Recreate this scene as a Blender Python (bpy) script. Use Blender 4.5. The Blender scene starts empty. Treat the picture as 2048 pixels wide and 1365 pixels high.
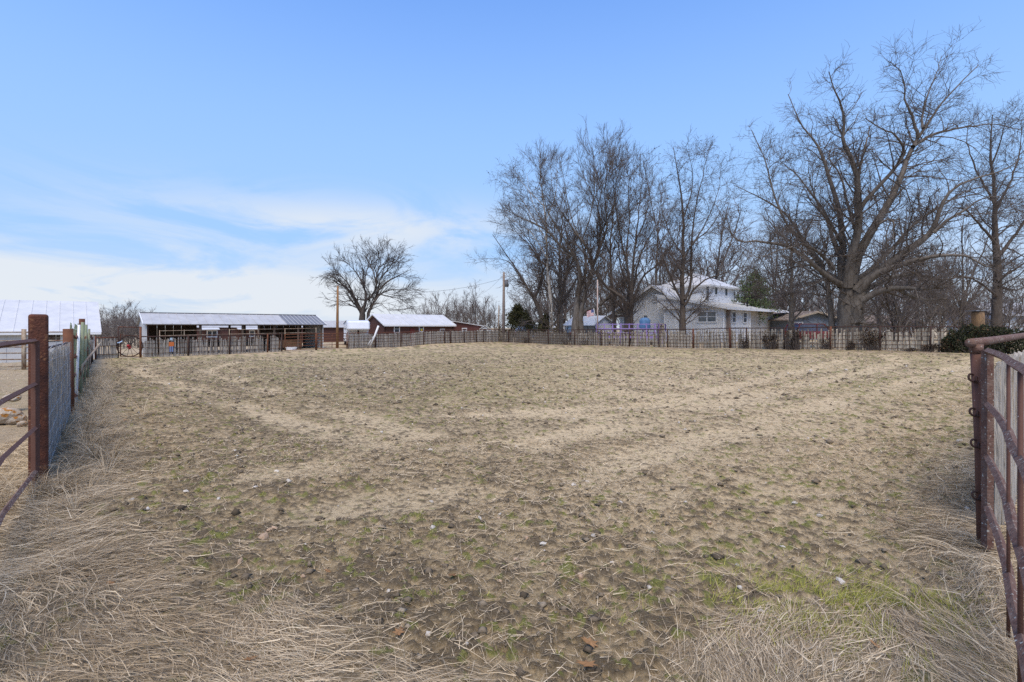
import bpy, math, random
import numpy as np
from mathutils import Vector, Matrix

random.seed(7)
RNG = np.random.default_rng(11)
SC = bpy.context.scene
COL = SC.collection

# ------------------------------------------------------------------ camera
EYE = 1.5
cam_d = bpy.data.cameras.new('camera')
cam = bpy.data.objects.new('camera', cam_d)
COL.objects.link(cam)
cam.location = (0, 0, EYE)
cam.rotation_euler = (math.radians(90), 0, 0)
cam_d.sensor_width = 36
cam_d.lens = 18
cam_d.shift_y = -27.5 / 2048
cam_d.clip_start = 0.05
cam_d.clip_end = 3000
SC.camera = cam

# ------------------------------------------------------------------ sky + sun
SUN_EL, SUN_AZ = math.radians(60), math.radians(184)     # azimuth from +Y, clockwise: behind-right of the camera
world = bpy.data.worlds.new('World')
SC.world = world
world.use_nodes = True
wn, wl = world.node_tree.nodes, world.node_tree.links
wn.clear()
w_out = wn.new('ShaderNodeOutputWorld')
w_bg = wn.new('ShaderNodeBackground')
w_bg.inputs['Strength'].default_value = 0.15
w_sky = wn.new('ShaderNodeTexSky')
w_sky.sky_type = 'NISHITA'
w_sky.sun_disc = False
w_sky.sun_elevation = SUN_EL
w_sky.sun_rotation = SUN_AZ
w_sky.altitude = 0
w_sky.air_density = 1.0
w_sky.dust_density = 0.6
w_sky.ozone_density = 1.5


def wmath(op, a, b=None, c=None):
    n = wn.new('ShaderNodeMath')
    n.operation = op
    for k, s in enumerate((a, b, c)):
        if s is None:
            continue
        if isinstance(s, (int, float)):
            n.inputs[k].default_value = s
        else:
            wl.new(s, n.inputs[k])
    return n.outputs[0]


def wramp(v, lo, hi):
    n = wn.new('ShaderNodeMapRange')
    n.interpolation_type = 'SMOOTHSTEP'
    n.inputs['From Min'].default_value = lo
    n.inputs['From Max'].default_value = hi
    wl.new(v, n.inputs['Value'])
    return n.outputs[0]


w_tc = wn.new('ShaderNodeTexCoord')
w_sep = wn.new('ShaderNodeSeparateXYZ')
wl.new(w_tc.outputs['Generated'], w_sep.inputs[0])
wx, wy, wz = w_sep.outputs
w_cmb = wn.new('ShaderNodeCombineXYZ')
wl.new(wmath('MULTIPLY', wx, 2.1), w_cmb.inputs[0])
wl.new(wmath('MULTIPLY', wy, 1.3), w_cmb.inputs[1])
wl.new(wmath('MULTIPLY', wz, 8.5), w_cmb.inputs[2])
w_n = wn.new('ShaderNodeTexNoise')
w_n.inputs['Scale'].default_value = 1.25
w_n.inputs['Detail'].default_value = 8
w_n.inputs['Roughness'].default_value = 0.6
w_n.inputs['Distortion'].default_value = 1.1
w_map = wn.new('ShaderNodeMapping')
w_map.inputs['Location'].default_value = (3.1, 0.4, 1.7)
w_map.inputs['Rotation'].default_value = (0, 0.16, 0)
wl.new(w_cmb.outputs[0], w_map.inputs[0])
wl.new(w_map.outputs[0], w_n.inputs['Vector'])


def cloud_bank(cx, cz, rx, rz):
    a = wmath('DIVIDE', wmath('SUBTRACT', wx, cx), rx)
    b = wmath('DIVIDE', wmath('SUBTRACT', wz, cz), rz)
    return wmath('EXPONENT', wmath('MULTIPLY', wmath('ADD', wmath('MULTIPLY', a, a), wmath('MULTIPLY', b, b)), -1.0))


# thin wispy sheets low in the sky, thinning out overhead
cl = wramp(w_n.outputs['Fac'], 0.36, 0.60)
banks = wmath('ADD', wmath('ADD', wmath('MULTIPLY', cloud_bank(-.28, .185, .27, .045), 0.75), wmath('MULTIPLY', cloud_bank(-.66, .04, .42, .06), 1.7)), wmath('MULTIPLY', wramp(wz, 0.30, 0.05), 0.32))
clouds = wmath('MINIMUM', wmath('MULTIPLY', cl, banks), 0.9)
haze_lo = wmath('MULTIPLY', wramp(wz, 0.17, -0.02), 0.9)
haze_hi = wmath('MULTIPLY', wramp(wz, 0.75, 0.15), 0.9)
# bluish air brightening of the whole dome
fac_h = haze_hi
w_gain = wn.new('ShaderNodeMix')
w_gain.data_type = 'RGBA'
w_gain.blend_type = 'MULTIPLY'
w_gain.inputs['Factor'].default_value = 1.0
wl.new(w_sky.outputs[0], w_gain.inputs['A'])
w_gain.inputs['B'].default_value = (0.71, 1.13, 1.72, 1)
w_m1 = wn.new('ShaderNodeMix')
w_m1.data_type = 'RGBA'
wl.new(fac_h, w_m1.inputs['Factor'])
wl.new(w_gain.outputs['Result'], w_m1.inputs['A'])
w_m1.inputs['B'].default_value = (2.08, 3.25, 5.0, 1)
w_m1b = wn.new('ShaderNodeMix')
w_m1b.data_type = 'RGBA'
wl.new(haze_lo, w_m1b.inputs['Factor'])
wl.new(w_m1.outputs['Result'], w_m1b.inputs['A'])
w_m1b.inputs['B'].default_value = (3.85, 4.2, 4.65, 1)
w_m2 = wn.new('ShaderNodeMix')
w_m2.data_type = 'RGBA'
wl.new(clouds, w_m2.inputs['Factor'])
wl.new(w_m1b.outputs['Result'], w_m2.inputs['A'])
w_m2.inputs['B'].default_value = (4.3, 4.55, 4.85, 1)
wl.new(w_m2.outputs['Result'], w_bg.inputs['Color'])
wl.new(w_bg.outputs[0], w_out.inputs[0])

sun_d = bpy.data.lights.new('sun', 'SUN')
sun_d.energy = 3.2
sun_d.angle = math.radians(42)
sun_d.color = (1.0, 0.85, 0.63)
sun = bpy.data.objects.new('sun', sun_d)
COL.objects.link(sun)
sdir = Vector((math.sin(SUN_AZ) * math.cos(SUN_EL), math.cos(SUN_AZ) * math.cos(SUN_EL), math.sin(SUN_EL)))
sun.rotation_euler = sdir.to_track_quat('Z', 'Y').to_euler()

SC.view_settings.view_transform = 'Standard'
SC.view_settings.look = 'None'
SC.view_settings.exposure = 0.32
SC.view_settings.gamma = 1.0
SC.view_settings.use_curve_mapping = False
SC.cycles.use_denoising = False
SC.cycles.use_adaptive_sampling = False
SC.cycles.max_bounces = 5
SC.cycles.diffuse_bounces = 3
SC.cycles.transparent_max_bounces = 8

# ------------------------------------------------------------------ helpers
ORG = {}


def P(px, py, d):
    """a point at depth d metres along a sight line of the photograph (2048 wide)"""
    return Vector(((px - 1024) / 1024 * d, d, EYE - (py - 655) / 1024 * d))


def tag(o, label=None, cat=None, group=None, kind=None):
    if label:
        o['label'] = label
    if cat:
        o['category'] = cat
    if group:
        o['group'] = group
    if kind:
        o['kind'] = kind
    return o


def thing(name, loc, label, cat, group=None):
    o = bpy.data.objects.new(name, None)
    o.empty_display_size = 0.2
    COL.objects.link(o)
    o.location = loc
    ORG[o] = Vector(loc)
    return tag(o, label, cat, group)


def link_mesh(name, me, mat, parent=None, kind=None):
    if mat is not None and not me.materials:
        me.materials.append(mat)
    o = bpy.data.objects.new(name, me)
    COL.objects.link(o)
    if parent is not None:
        o.parent = parent
        ORG[o] = ORG.get(parent, Vector((0, 0, 0)))
    else:
        ORG[o] = Vector((0, 0, 0))
    if kind:
        o['kind'] = kind
    return o


def np_mesh(name, V, F, smooth=False, attrs=None):
    """V (n,3), F (m,k) with k = 3 or 4"""
    V = np.asarray(V, np.float32)
    F = np.asarray(F, np.int32)
    me = bpy.data.meshes.new(name)
    me.vertices.add(len(V))
    me.vertices.foreach_set('co', V.ravel())
    k = F.shape[1]
    me.loops.add(F.size)
    me.loops.foreach_set('vertex_index', F.ravel())
    me.polygons.add(len(F))
    me.polygons.foreach_set('loop_start', np.arange(0, F.size, k, dtype=np.int32))
    try:
        me.polygons.foreach_set('loop_total', np.full(len(F), k, np.int32))
    except Exception:
        pass
    me.polygons.foreach_set('use_smooth', np.full(len(F), bool(smooth)))
    for an, av in (attrs or {}).items():
        at = me.attributes.new(an, 'FLOAT', 'POINT')
        at.data.foreach_set('value', np.asarray(av, np.float32))
    me.update(calc_edges=True)
    return me


class MB:
    def __init__(self):
        self.v, self.f = [], []

    def add(self, vs, fs):
        n = len(self.v)
        self.v += [tuple(p) for p in vs]
        self.f += [tuple(n + i for i in f) for f in fs]
        return self

    def box(self, c, s, rz=0.0):
        cs, sn = math.cos(rz), math.sin(rz)
        vs = []
        for z in (-.5, .5):
            for x, y in ((-.5, -.5), (.5, -.5), (.5, .5), (-.5, .5)):
                X, Y = x * s[0], y * s[1]
                vs.append((c[0] + X * cs - Y * sn, c[1] + X * sn + Y * cs, c[2] + z * s[2]))
        return self.add(vs, [(3, 2, 1, 0), (4, 5, 6, 7), (0, 1, 5, 4), (1, 2, 6, 5), (2, 3, 7, 6), (3, 0, 4, 7)])

    def bar(self, p, q, w, h=None, up=(0, 0, 1)):
        """square bar from p to q; w across, h along up"""
        h = w if h is None else h
        p, q = Vector(p), Vector(q)
        t = (q - p).normalized()
        u = Vector(up)
        if abs(t.dot(u)) > .97:
            u = Vector((1, 0, 0)) if abs(t.x) < .9 else Vector((0, 1, 0))
        s = t.cross(u).normalized()
        u = s.cross(t).normalized()
        vs = []
        for b in (p, q):
            for x, y in ((-.5, -.5), (.5, -.5), (.5, .5), (-.5, .5)):
                vs.append(b + s * (x * w) + u * (y * h))
        return self.add(vs, [(3, 2, 1, 0), (4, 5, 6, 7), (0, 1, 5, 4), (1, 2, 6, 5), (2, 3, 7, 6), (3, 0, 4, 7)])

    def tube(self, pts, r, n=8, cap=True):
        pts = [Vector(p) for p in pts]
        K = len(pts)
        if not hasattr(r, '__len__'):
            r = [r] * K
        vs, fs = [], []
        for i, p in enumerate(pts):
            t = (pts[min(i + 1, K - 1)] - pts[max(i - 1, 0)]).normalized()
            ref = Vector((0, 0, 1)) if abs(t.z) < .9 else Vector((1, 0, 0))
            s = t.cross(ref).normalized()
            u = s.cross(t)
            for k in range(n):
                a = 2 * math.pi * k / n
                vs.append(p + (s * math.cos(a) + u * math.sin(a)) * r[i])
        for i in range(K - 1):
            for k in range(n):
                a, b = i * n + k, i * n + (k + 1) % n
                fs.append((a, b, b + n, a + n))
        if cap:
            fs.append(tuple(range(n))[::-1])
            fs.append(tuple(range((K - 1) * n, K * n)))
        return self.add(vs, fs)

    def ring(self, c, ax1, ax2, R, r, n=28, m=6):
        c, ax1, ax2 = Vector(c), Vector(ax1), Vector(ax2)
        nn = ax1.cross(ax2)
        vs, fs = [], []
        for i in range(n):
            a = 2 * math.pi * i / n
            e = ax1 * math.cos(a) + ax2 * math.sin(a)
            for k in range(m):
                b = 2 * math.pi * k / m
                vs.append(c + e * (R + r * math.cos(b)) + nn * (r * math.sin(b)))
        for i in range(n):
            for k in range(m):
                fs.append((i * m + k, i * m + (k + 1) % m, ((i + 1) % n) * m + (k + 1) % m, ((i + 1) % n) * m + k))
        return self.add(vs, fs)

    def slab(self, pts, off):
        """flat polygon given thickness along off"""
        off = Vector(off)
        n = len(pts)
        vs = [Vector(p) for p in pts] + [Vector(p) + off for p in pts]
        fs = [tuple(range(n)), tuple(range(n, 2 * n))[::-1]]
        for i in range(n):
            j = (i + 1) % n
            fs.append((j, i, n + i, n + j))
        return self.add(vs, fs)

    def build(self, name, mat, parent=None, smooth=False, kind=None):
        o = ORG.get(parent, Vector((0, 0, 0))) if parent is not None else Vector((0, 0, 0))
        me = bpy.data.meshes.new(name)
        me.from_pydata([(v[0] - o.x, v[1] - o.y, v[2] - o.z) for v in self.v], [], self.f)
        if smooth:
            me.polygons.foreach_set('use_smooth', [True] * len(me.polygons))
        me.update()
        return link_mesh(name, me, mat, parent, kind)


# ------------------------------------------------------------------ materials
def M(name, c1, c2=None, scale=6.0, rough=0.8, bump=0.0, bscale=None, metal=0.0, rand=0.0, stretch=(1, 1, 1),
      c3=None, c3t=0.62, c3s=20.0, detail=6, lo=0.35, hi=0.65, spec=0.3, trans=0.0):
    m = bpy.data.materials.new(name)
    m.use_nodes = True
    nt = m.node_tree
    b = nt.nodes['Principled BSDF']
    b.inputs['Roughness'].default_value = rough
    b.inputs['Metallic'].default_value = metal
    b.inputs['Specular IOR Level'].default_value = spec
    L = nt.links.new
    tc = nt.nodes.new('ShaderNodeTexCoord')
    mp = nt.nodes.new('ShaderNodeMapping')
    mp.inputs['Scale'].default_value = stretch
    L(tc.outputs['Object'], mp.inputs[0])
    vec = mp.outputs[0]
    oi = nt.nodes.new('ShaderNodeObjectInfo')
    if rand:
        ad = nt.nodes.new('ShaderNodeVectorMath')
        ad.operation = 'ADD'
        sc = nt.nodes.new('ShaderNodeMath')
        sc.operation = 'MULTIPLY'
        sc.inputs[1].default_value = 37.0
        L(oi.outputs['Random'], sc.inputs[0])
        L(mp.outputs[0], ad.inputs[0])
        L(sc.outputs[0], ad.inputs[1])
        vec = ad.outputs[0]
    nz = nt.nodes.new('ShaderNodeTexNoise')
    nz.inputs['Scale'].default_value = scale
    nz.inputs['Detail'].default_value = detail
    nz.inputs['Roughness'].default_value = 0.65
    L(vec, nz.inputs['Vector'])
    mr = nt.nodes.new('ShaderNodeMapRange')
    mr.inputs['From Min'].default_value = lo
    mr.inputs['From Max'].default_value = hi
    L(nz.outputs['Fac'], mr.inputs['Value'])
    mx = nt.nodes.new('ShaderNodeMix')
    mx.data_type = 'RGBA'
    mx.inputs['A'].default_value = (*c1, 1)
    mx.inputs['B'].default_value = (*(c2 or c1), 1)
    L(mr.outputs[0], mx.inputs['Factor'])
    col = mx.outputs['Result']
    if c3 is not None:
        n3 = nt.nodes.new('ShaderNodeTexNoise')
        n3.inputs['Scale'].default_value = c3s
        n3.inputs['Detail'].default_value = 3
        L(vec, n3.inputs['Vector'])
        m3 = nt.nodes.new('ShaderNodeMapRange')
        m3.inputs['From Min'].default_value = c3t
        m3.inputs['From Max'].default_value = c3t + .06
        L(n3.outputs['Fac'], m3.inputs['Value'])
        x3 = nt.nodes.new('ShaderNodeMix')
        x3.data_type = 'RGBA'
        L(m3.outputs[0], x3.inputs['Factor'])
        L(col, x3.inputs['A'])
        x3.inputs['B'].default_value = (*c3, 1)
        col = x3.outputs['Result']
    if rand:
        hs = nt.nodes.new('ShaderNodeHueSaturation')
        r2 = nt.nodes.new('ShaderNodeMapRange')
        r2.inputs['To Min'].default_value = 1 - rand
        r2.inputs['To Max'].default_value = 1 + rand
        L(oi.outputs['Random'], r2.inputs['Value'])
        L(r2.outputs[0], hs.inputs['Value'])
        L(col, hs.inputs['Color'])
        col = hs.outputs['Color']
    L(col, b.inputs['Base Color'])
    if trans:
        b.inputs['Transmission Weight'].default_value = trans
    if bump:
        nb = nt.nodes.new('ShaderNodeTexNoise')
        nb.inputs['Scale'].default_value = bscale or scale * 3
        nb.inputs['Detail'].default_value = 5
        L(vec, nb.inputs['Vector'])
        bp = nt.nodes.new('ShaderNodeBump')
        bp.inputs['Strength'].default_value = bump
        bp.inputs['Distance'].default_value = 0.02
        L(nb.outputs['Fac'], bp.inputs['Height'])
        L(bp.outputs[0], b.inputs['Normal'])
    return m


def M_tone(name, stops, rough=0.85, attr='tone', transl=0.0):
    """colour picked per blade / leaf from a ramp"""
    m = bpy.data.materials.new(name)
    m.use_nodes = True
    nt = m.node_tree
    b = nt.nodes['Principled BSDF']
    b.inputs['Roughness'].default_value = rough
    b.inputs['Specular IOR Level'].default_value = 0.2
    at = nt.nodes.new('ShaderNodeAttribute')
    at.attribute_name = attr
    rp = nt.nodes.new('ShaderNodeValToRGB')
    els = rp.color_ramp.elements
    while len(els) < len(stops):
        els.new(0.5)
    for e, (p, c) in zip(els, stops):
        e.position = p
        e.color = (*c, 1)
    nt.links.new(at.outputs['Fac'], rp.inputs[0])
    nt.links.new(rp.outputs[0], b.inputs['Base Color'])
    if transl:
        tr = nt.nodes.new('ShaderNodeBsdfTranslucent')
        nt.links.new(rp.outputs[0], tr.inputs[0])
        ms = nt.nodes.new('ShaderNodeMixShader')
        ms.inputs[0].default_value = transl
        nt.links.new(b.outputs[0], ms.inputs[1])
        nt.links.new(tr.outputs[0], ms.inputs[2])
        nt.links.new(ms.outputs[0], nt.nodes['Material Output'].inputs[0])
    return m


RUST = M('rust_steel', (.125, .043, .023), (.06, .025, .018), 9, .8, .5, 60, c3=(.19, .085, .04), c3t=.60, c3s=16)
RUST_DARK = M('dark_rust', (.06, .028, .02), (.035, .02, .016), 6, .8, .2, 50)
RUST_ORANGE = M('orange_rust', (.17, .065, .03), (.09, .038, .022), 5, .8, .2, 50)
PIPE = M('brown_paint_pipe', (.10, .044, .030), (.13, .064, .046), 4, .75, .15, 60, c3=(.50, .48, .45), c3t=.70, c3s=60)
LICHEN_PIPE = M('lichen_pipe', (.105, .05, .036), (.17, .11, .085), 14, .85, .5, 60, c3=(.42, .41, .36), c3t=.63, c3s=55)
PIPE_TAN = M('weathered_pale_pipe', (.38, .33, .25), (.16, .075, .04), 5, .8, .2, 40)
PICKET = M('weathered_picket', (.22, .195, .165), (.35, .32, .28), 5, .92, .4, 30, rand=.32, stretch=(6, 6, .6))
PICKET_BROWN = M('brown_picket', (.225, .19, .14), (.42, .37, .295), 5, .92, .4, 30, rand=.42, stretch=(6, 6, .6))
PICKET_NEAR = M('grey_board', (.27, .24, .20), (.54, .49, .42), 7, .92, .9, 16, rand=.22, stretch=(5, 5, .5),
                c3=(.06, .055, .05), c3t=.66, c3s=5)
GREEN = M('flaking_green_paint', (.16, .21, .13), (.27, .28, .19), 4, .8, .3, 30, c3=(.17, .08, .045), c3t=.6, c3s=8,
          stretch=(1, 1, .5))
PICKET_WIRE = M('grey_tan_picket', (.30, .25, .18), (.56, .49, .385), 7, .92, .9, 16, rand=.25, stretch=(5, 5, .5), c3=(.06, .05, .04), c3t=.66, c3s=5)
WIRE = M('galvanised_wire', (.45, .45, .44), (.25, .21, .18), 10, .6)
WIRE_RUST = M('rusty_wire', (.06, .03, .02), (.10, .05, .03), 10, .7)
WHITE_METAL = M('white_metal', (.57, .565, .55), (.48, .48, .475), 1.2, .45, spec=.4)
WHITE = M('white_paint', (.74, .75, .76), (.66, .67, .68), 2.5, .6)
SIDING = M('white_siding', (.74, .73, .71), (.66, .655, .64), 1.5, .65)
BEIGE = M('beige_panel', (.55, .52, .47), (.48, .45, .41), 2, .8)
GALV = M('galvanised_roof', (.46, .455, .445), (.37, .365, .36), 1.2, .6, metal=.1, stretch=(1, 1, 1))
GALV_DARK = M('dull_galvanised_roof', (.20, .205, .22), (.155, .16, .175), 1.4, .6, metal=.1)
BROWN = M('brown_metal_siding', (.105, .047, .036), (.085, .04, .031), 3, .6)
DARKWOOD = M('dark_wood', (.07, .05, .038), (.12, .09, .07), 5, .9, .3, stretch=(3, 3, .6))
HAYWOOD = M('brown_plywood', (.22, .12, .06), (.16, .085, .045), 4, .9)
POLEWOOD = M('pole_wood', (.27, .145, .06), (.17, .09, .045), 5, .9, .3, stretch=(4, 4, .4))
POLEGREY = M('grey_pole_wood', (.30, .24, .20), (.22, .17, .14), 5, .9, .3, stretch=(4, 4, .4))
GLASS = M('window_glass', (.05, .06, .07), (.10, .11, .12), 1.5, .12, spec=.8)
BLACK = M('black_rubber', (.02, .02, .02), None, 4, .7)
PURPLE = M('purple_paint', (.22, .15, .38), (.30, .23, .45), 3, .6)
BARK_DARK = M('dark_bark', (.06, .047, .038), (.115, .092, .074), 6, .95, .8, 14, stretch=(1, 1, .35))
BARK_GREY = M('grey_bark', (.085, .069, .055), (.175, .152, .128), 5, .95, .8, 12, stretch=(1, 1, .35))
BARK_PALE = M('pale_bark', (.52, .48, .42), (.33, .29, .24), 4, .9, .4, 10)
TWIG_DARK = M('dark_twig', (.078, .061, .051), (.13, .104, .087), 3, .95)
TWIG_GREY = M('grey_twig', (.08, .065, .055), (.14, .117, .10), 3, .95)
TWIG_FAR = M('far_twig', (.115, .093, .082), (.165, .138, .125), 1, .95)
STONE = M('white_stone', (.62, .57, .49), (.46, .40, .32), 9, .9, .5, 30, rand=.18)
STONE_TAN = M('tan_stone', (.42, .26, .15), (.52, .40, .28), 9, .9, .5, 30, rand=.2)
STONE_RUST = M('ochre_stone', (.45, .40, .33), (.36, .28, .2), 5, .95, .7, 14, c3=(.36, .16, .035), c3t=.55, c3s=4)
EVERGREEN = M_tone('evergreen_leaf', [(0, (.012, .014, .008)), (.55, (.03, .036, .016)), (.8, (.06, .065, .025)), (1, (.11, .06, .03))], .7)
CEDAR = M_tone('cedar_leaf', [(0, (.02, .022, .010)), (.6, (.055, .055, .02)), (1, (.12, .10, .035))], .8)
PINE = M_tone('pine_leaf', [(0, (.03, .05, .02)), (.5, (.075, .12, .04)), (1, (.15, .20, .07))], .8)
VINE = M_tone('dead_vine_leaf', [(0, (.02, .013, .010)), (.7, (.05, .032, .02)), (1, (.14, .085, .045))], .8)
DEADLEAF = M_tone('dead_leaf', [(0, (.15, .075, .03)), (1, (.30, .17, .08))], .8)
STRAW = M_tone('straw', [(0, (.10, .07, .04)), (.25, (.25, .185, .11)), (.6, (.47, .365, .235)), (1, (.72, .60, .42))], .8, transl=.15)
MOSS = M_tone('moss', [(0, (.08, .085, .015)), (.6, (.215, .215, .04)), (1, (.38, .355, .09))], .9)
CLOD = M_tone('soil_clod', [(0, (.075, .058, .038)), (.5, (.16, .125, .085)), (1, (.34, .28, .20))], .95)
# ------------------------------------------------------------------ layout: the arena and its ground
NL, LC, FC = (-4.3, 4.65), (-27.0, 33.0), (-1.5, 58.0)
RP1, RP2, RC = (7.6, 44.0), (15.8, 34.5), (27.8, 24.9)
NR = (3.16, 3.45)
LINE_B = [LC, FC]
LINE_R = [FC, RP1, RP2, RC]


def on_line(line, px):
    """point of a fence line seen at photo column px"""
    k = (px - 1024) / 1024
    for (x0, y0), (x1, y1) in zip(line, line[1:]):
        dn = (x1 - x0) - k * (y1 - y0)
        if abs(dn) < 1e-9:
            continue
        t = (k * y0 - x0) / dn
        if -0.02 <= t <= 1.02:
            return (x0 + (x1 - x0) * t, y0 + (y1 - y0) * t)
    raise ValueError(px)


ctrl = [(0, 0, 0), (-4.3, 4.65, 0), (3.2, 3.5, 0), (0, 4, 0), (-3, 2.5, 0), (2.5, 2.5, 0), (0, -6, 0), (-8, 0, -.02), (8, 0, 0),
        (0, 10, -.02), (-5, 12, -.08), (6, 12, .02), (0, 20, -.08), (-9.0, 10.6, -.05), (-14, 17, -.22), (10, 9.5, .03),
        (18, 17, .06), (-8, 24, -.22), (8, 24, 0), (0, 38, -.12), (-38, 37, -1.3), (-30, 37, -.95), (-45, 45, -1.4),
        (-21, 22, -.33), (20, 48, .1), (15, 52, .1), (24, 54, .1), (-24, 45, -.75), (-14, 66, -.45), (0, 90, -.4),
        (40, 60, .1), (30, 34, .1), (-12, 6, 0), (-20, 12, -.1), (-60, 80, -1.2), (60, 90, 0), (-16, 52, -.5)]
for px, by in ((190, 720), (240, 716), (450, 709), (566, 704), (650, 700), (750, 696), (900, 687), (990, 684)):
    x, y = on_line(LINE_B, px)
    ctrl.append((x, y, EYE - (by - 655) * y / 1024))
for px, by in ((1010, 685), (1100, 689), (1200, 692), (1350, 696), (1500, 698), (1750, 701), (1900, 705)):
    x, y = on_line(LINE_R, px)
    ctrl.append((x, y, EYE - (by - 655) * y / 1024))
CT = np.array(ctrl)


def gz_np(x, y):
    x, y = np.asarray(x, float), np.asarray(y, float)
    sh = x.shape
    x, y = x.ravel(), y.ravel()
    out = np.zeros(len(x))
    for i in range(0, len(x), 40000):
        d2 = (x[i:i + 40000, None] - CT[None, :, 0]) ** 2 + (y[i:i + 40000, None] - CT[None, :, 1]) ** 2
        w = 1 / (d2 + 4.0) ** 1.7
        out[i:i + 40000] = (w * CT[None, :, 2]).sum(1) / w.sum(1)
    return out.reshape(sh)


def gz(x, y):
    return float(gz_np([x], [y])[0])


def vnoise(x, y, seed=0):
    xi, yi = np.floor(x).astype(np.int64), np.floor(y).astype(np.int64)
    fx, fy = x - xi, y - yi
    fx, fy = fx * fx * (3 - 2 * fx), fy * fy * (3 - 2 * fy)

    def h(a, b):
        n = (a * 374761393 + b * 668265263 + seed * 1442695041) & 0x7fffffff
        n = ((n ^ (n >> 13)) * 1274126177) & 0x7fffffff
        return ((n ^ (n >> 16)) & 0xffff) / 65535.0
    return (h(xi, yi) * (1 - fx) + h(xi + 1, yi) * fx) * (1 - fy) + (h(xi, yi + 1) * (1 - fx) + h(xi + 1, yi + 1) * fx) * fy


def fbm(x, y, seed=0, oct=4, gain=.5):
    s, a, n = 0, 1, 0
    for o in range(oct):
        s = s + a * vnoise(x * 2 ** o + 17.3 * o, y * 2 ** o - 9.1 * o, seed + o)
        n += a
        a *= gain
    return s / n


def sstep(v, a, b):
    t = np.clip((v - a) / (b - a), 0, 1)
    return t * t * (3 - 2 * t)


# the border between flattened straw and bare arena soil
SB_X = [-9, -5.2, -4.5, -3.6, -3.0, -2.5, -1.63, -.85, -.38, .5, 1.12, 1.83, 2.6, 3.3, 4.2, 8]
SB_Y = [9, 6.6, 5.4, 4.55, 3.9, 3.35, 2.8, 2.58, 2.28, 2.1, 2.3, 2.65, 3.15, 3.9, 4.8, 7.8]


def seg_dist(x, y, a, b):
    ax, ay = a
    bx, by = b
    dx, dy = bx - ax, by - ay
    t = np.clip(((x - ax) * dx + (y - ay) * dy) / (dx * dx + dy * dy), 0, 1)
    return np.hypot(x - ax - t * dx, y - ay - t * dy)


POLY = [NL, LC, FC, RP1, RP2, RC, NR, (1.2, -2), (-2.4, -2)]


def inside(x, y):
    c = np.zeros(np.shape(x), bool)
    n = len(POLY)
    for i in range(n):
        (x0, y0), (x1, y1) = POLY[i], POLY[(i + 1) % n]
        hit = ((y0 > y) != (y1 > y))
        xx = (x1 - x0) * (y - y0) / ((y1 - y0) if y1 != y0 else 1e-9) + x0
        c ^= hit & (x < xx)
    return c


def straw_mask(x, y):
    yb = np.interp(x, SB_X, SB_Y) + (fbm(x * 1.7, y * 1.7, 5, 3) - .5) * 1.5
    m = sstep(yb - y, -.28, .35) * (.45 + .55 * sstep(fbm(x * 3.1, y * 3.1, 7, 3), .30, .48))
    dl = seg_dist(x, y, NL, LC)
    m = np.maximum(m, sstep(dl, .95, .25) * sstep(fbm(x * 1.2, y * 1.2, 9, 2), .2, .5))
    dr = seg_dist(x, y, NR, RC)
    m = np.maximum(m, sstep(dr, .7, .2) * .8)
    return np.where(inside(x, y), m, np.maximum(m, .75))


# wheel tracks: pale sandy bands where the arena has been driven round
TRACKS = [([(-1.5, 4.2), (.6, 5.2), (3.2, 7.4), (7.5, 11), (14, 16.5), (20.5, 22.5)], .38),
          ([(-2.5, 5.2), (.5, 6.8), (3.5, 9.5), (8.5, 14), (16, 21), (19, 26)], .40),
          ([(1.5, 8.7), (-.5, 8.9), (3, 10), (9, 16.5), (15, 23)], .35),
          ([(-.6, 5.5), (-3.4, 8.1), (-6.6, 11.5), (-12, 17), (-17, 23), (-19, 30)], .36),
          ([(-1.3, 7.0), (-3.9, 10.3), (-7.5, 14.5), (-12, 20), (-14.5, 28), (-11, 40), (-6, 48)], .36)]


def track_mask(x, y):
    m = np.zeros(np.shape(x))
    for pts, w in TRACKS:
        d = np.full(np.shape(x), 9.)
        for a, b in zip(pts, pts[1:]):
            d = np.minimum(d, seg_dist(x, y, a, b))
        m = np.maximum(m, sstep(d, w * 1.3, w * .35))
    return m * sstep(fbm(x * .7, y * .7, 77, 3), .25, .55)


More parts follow.
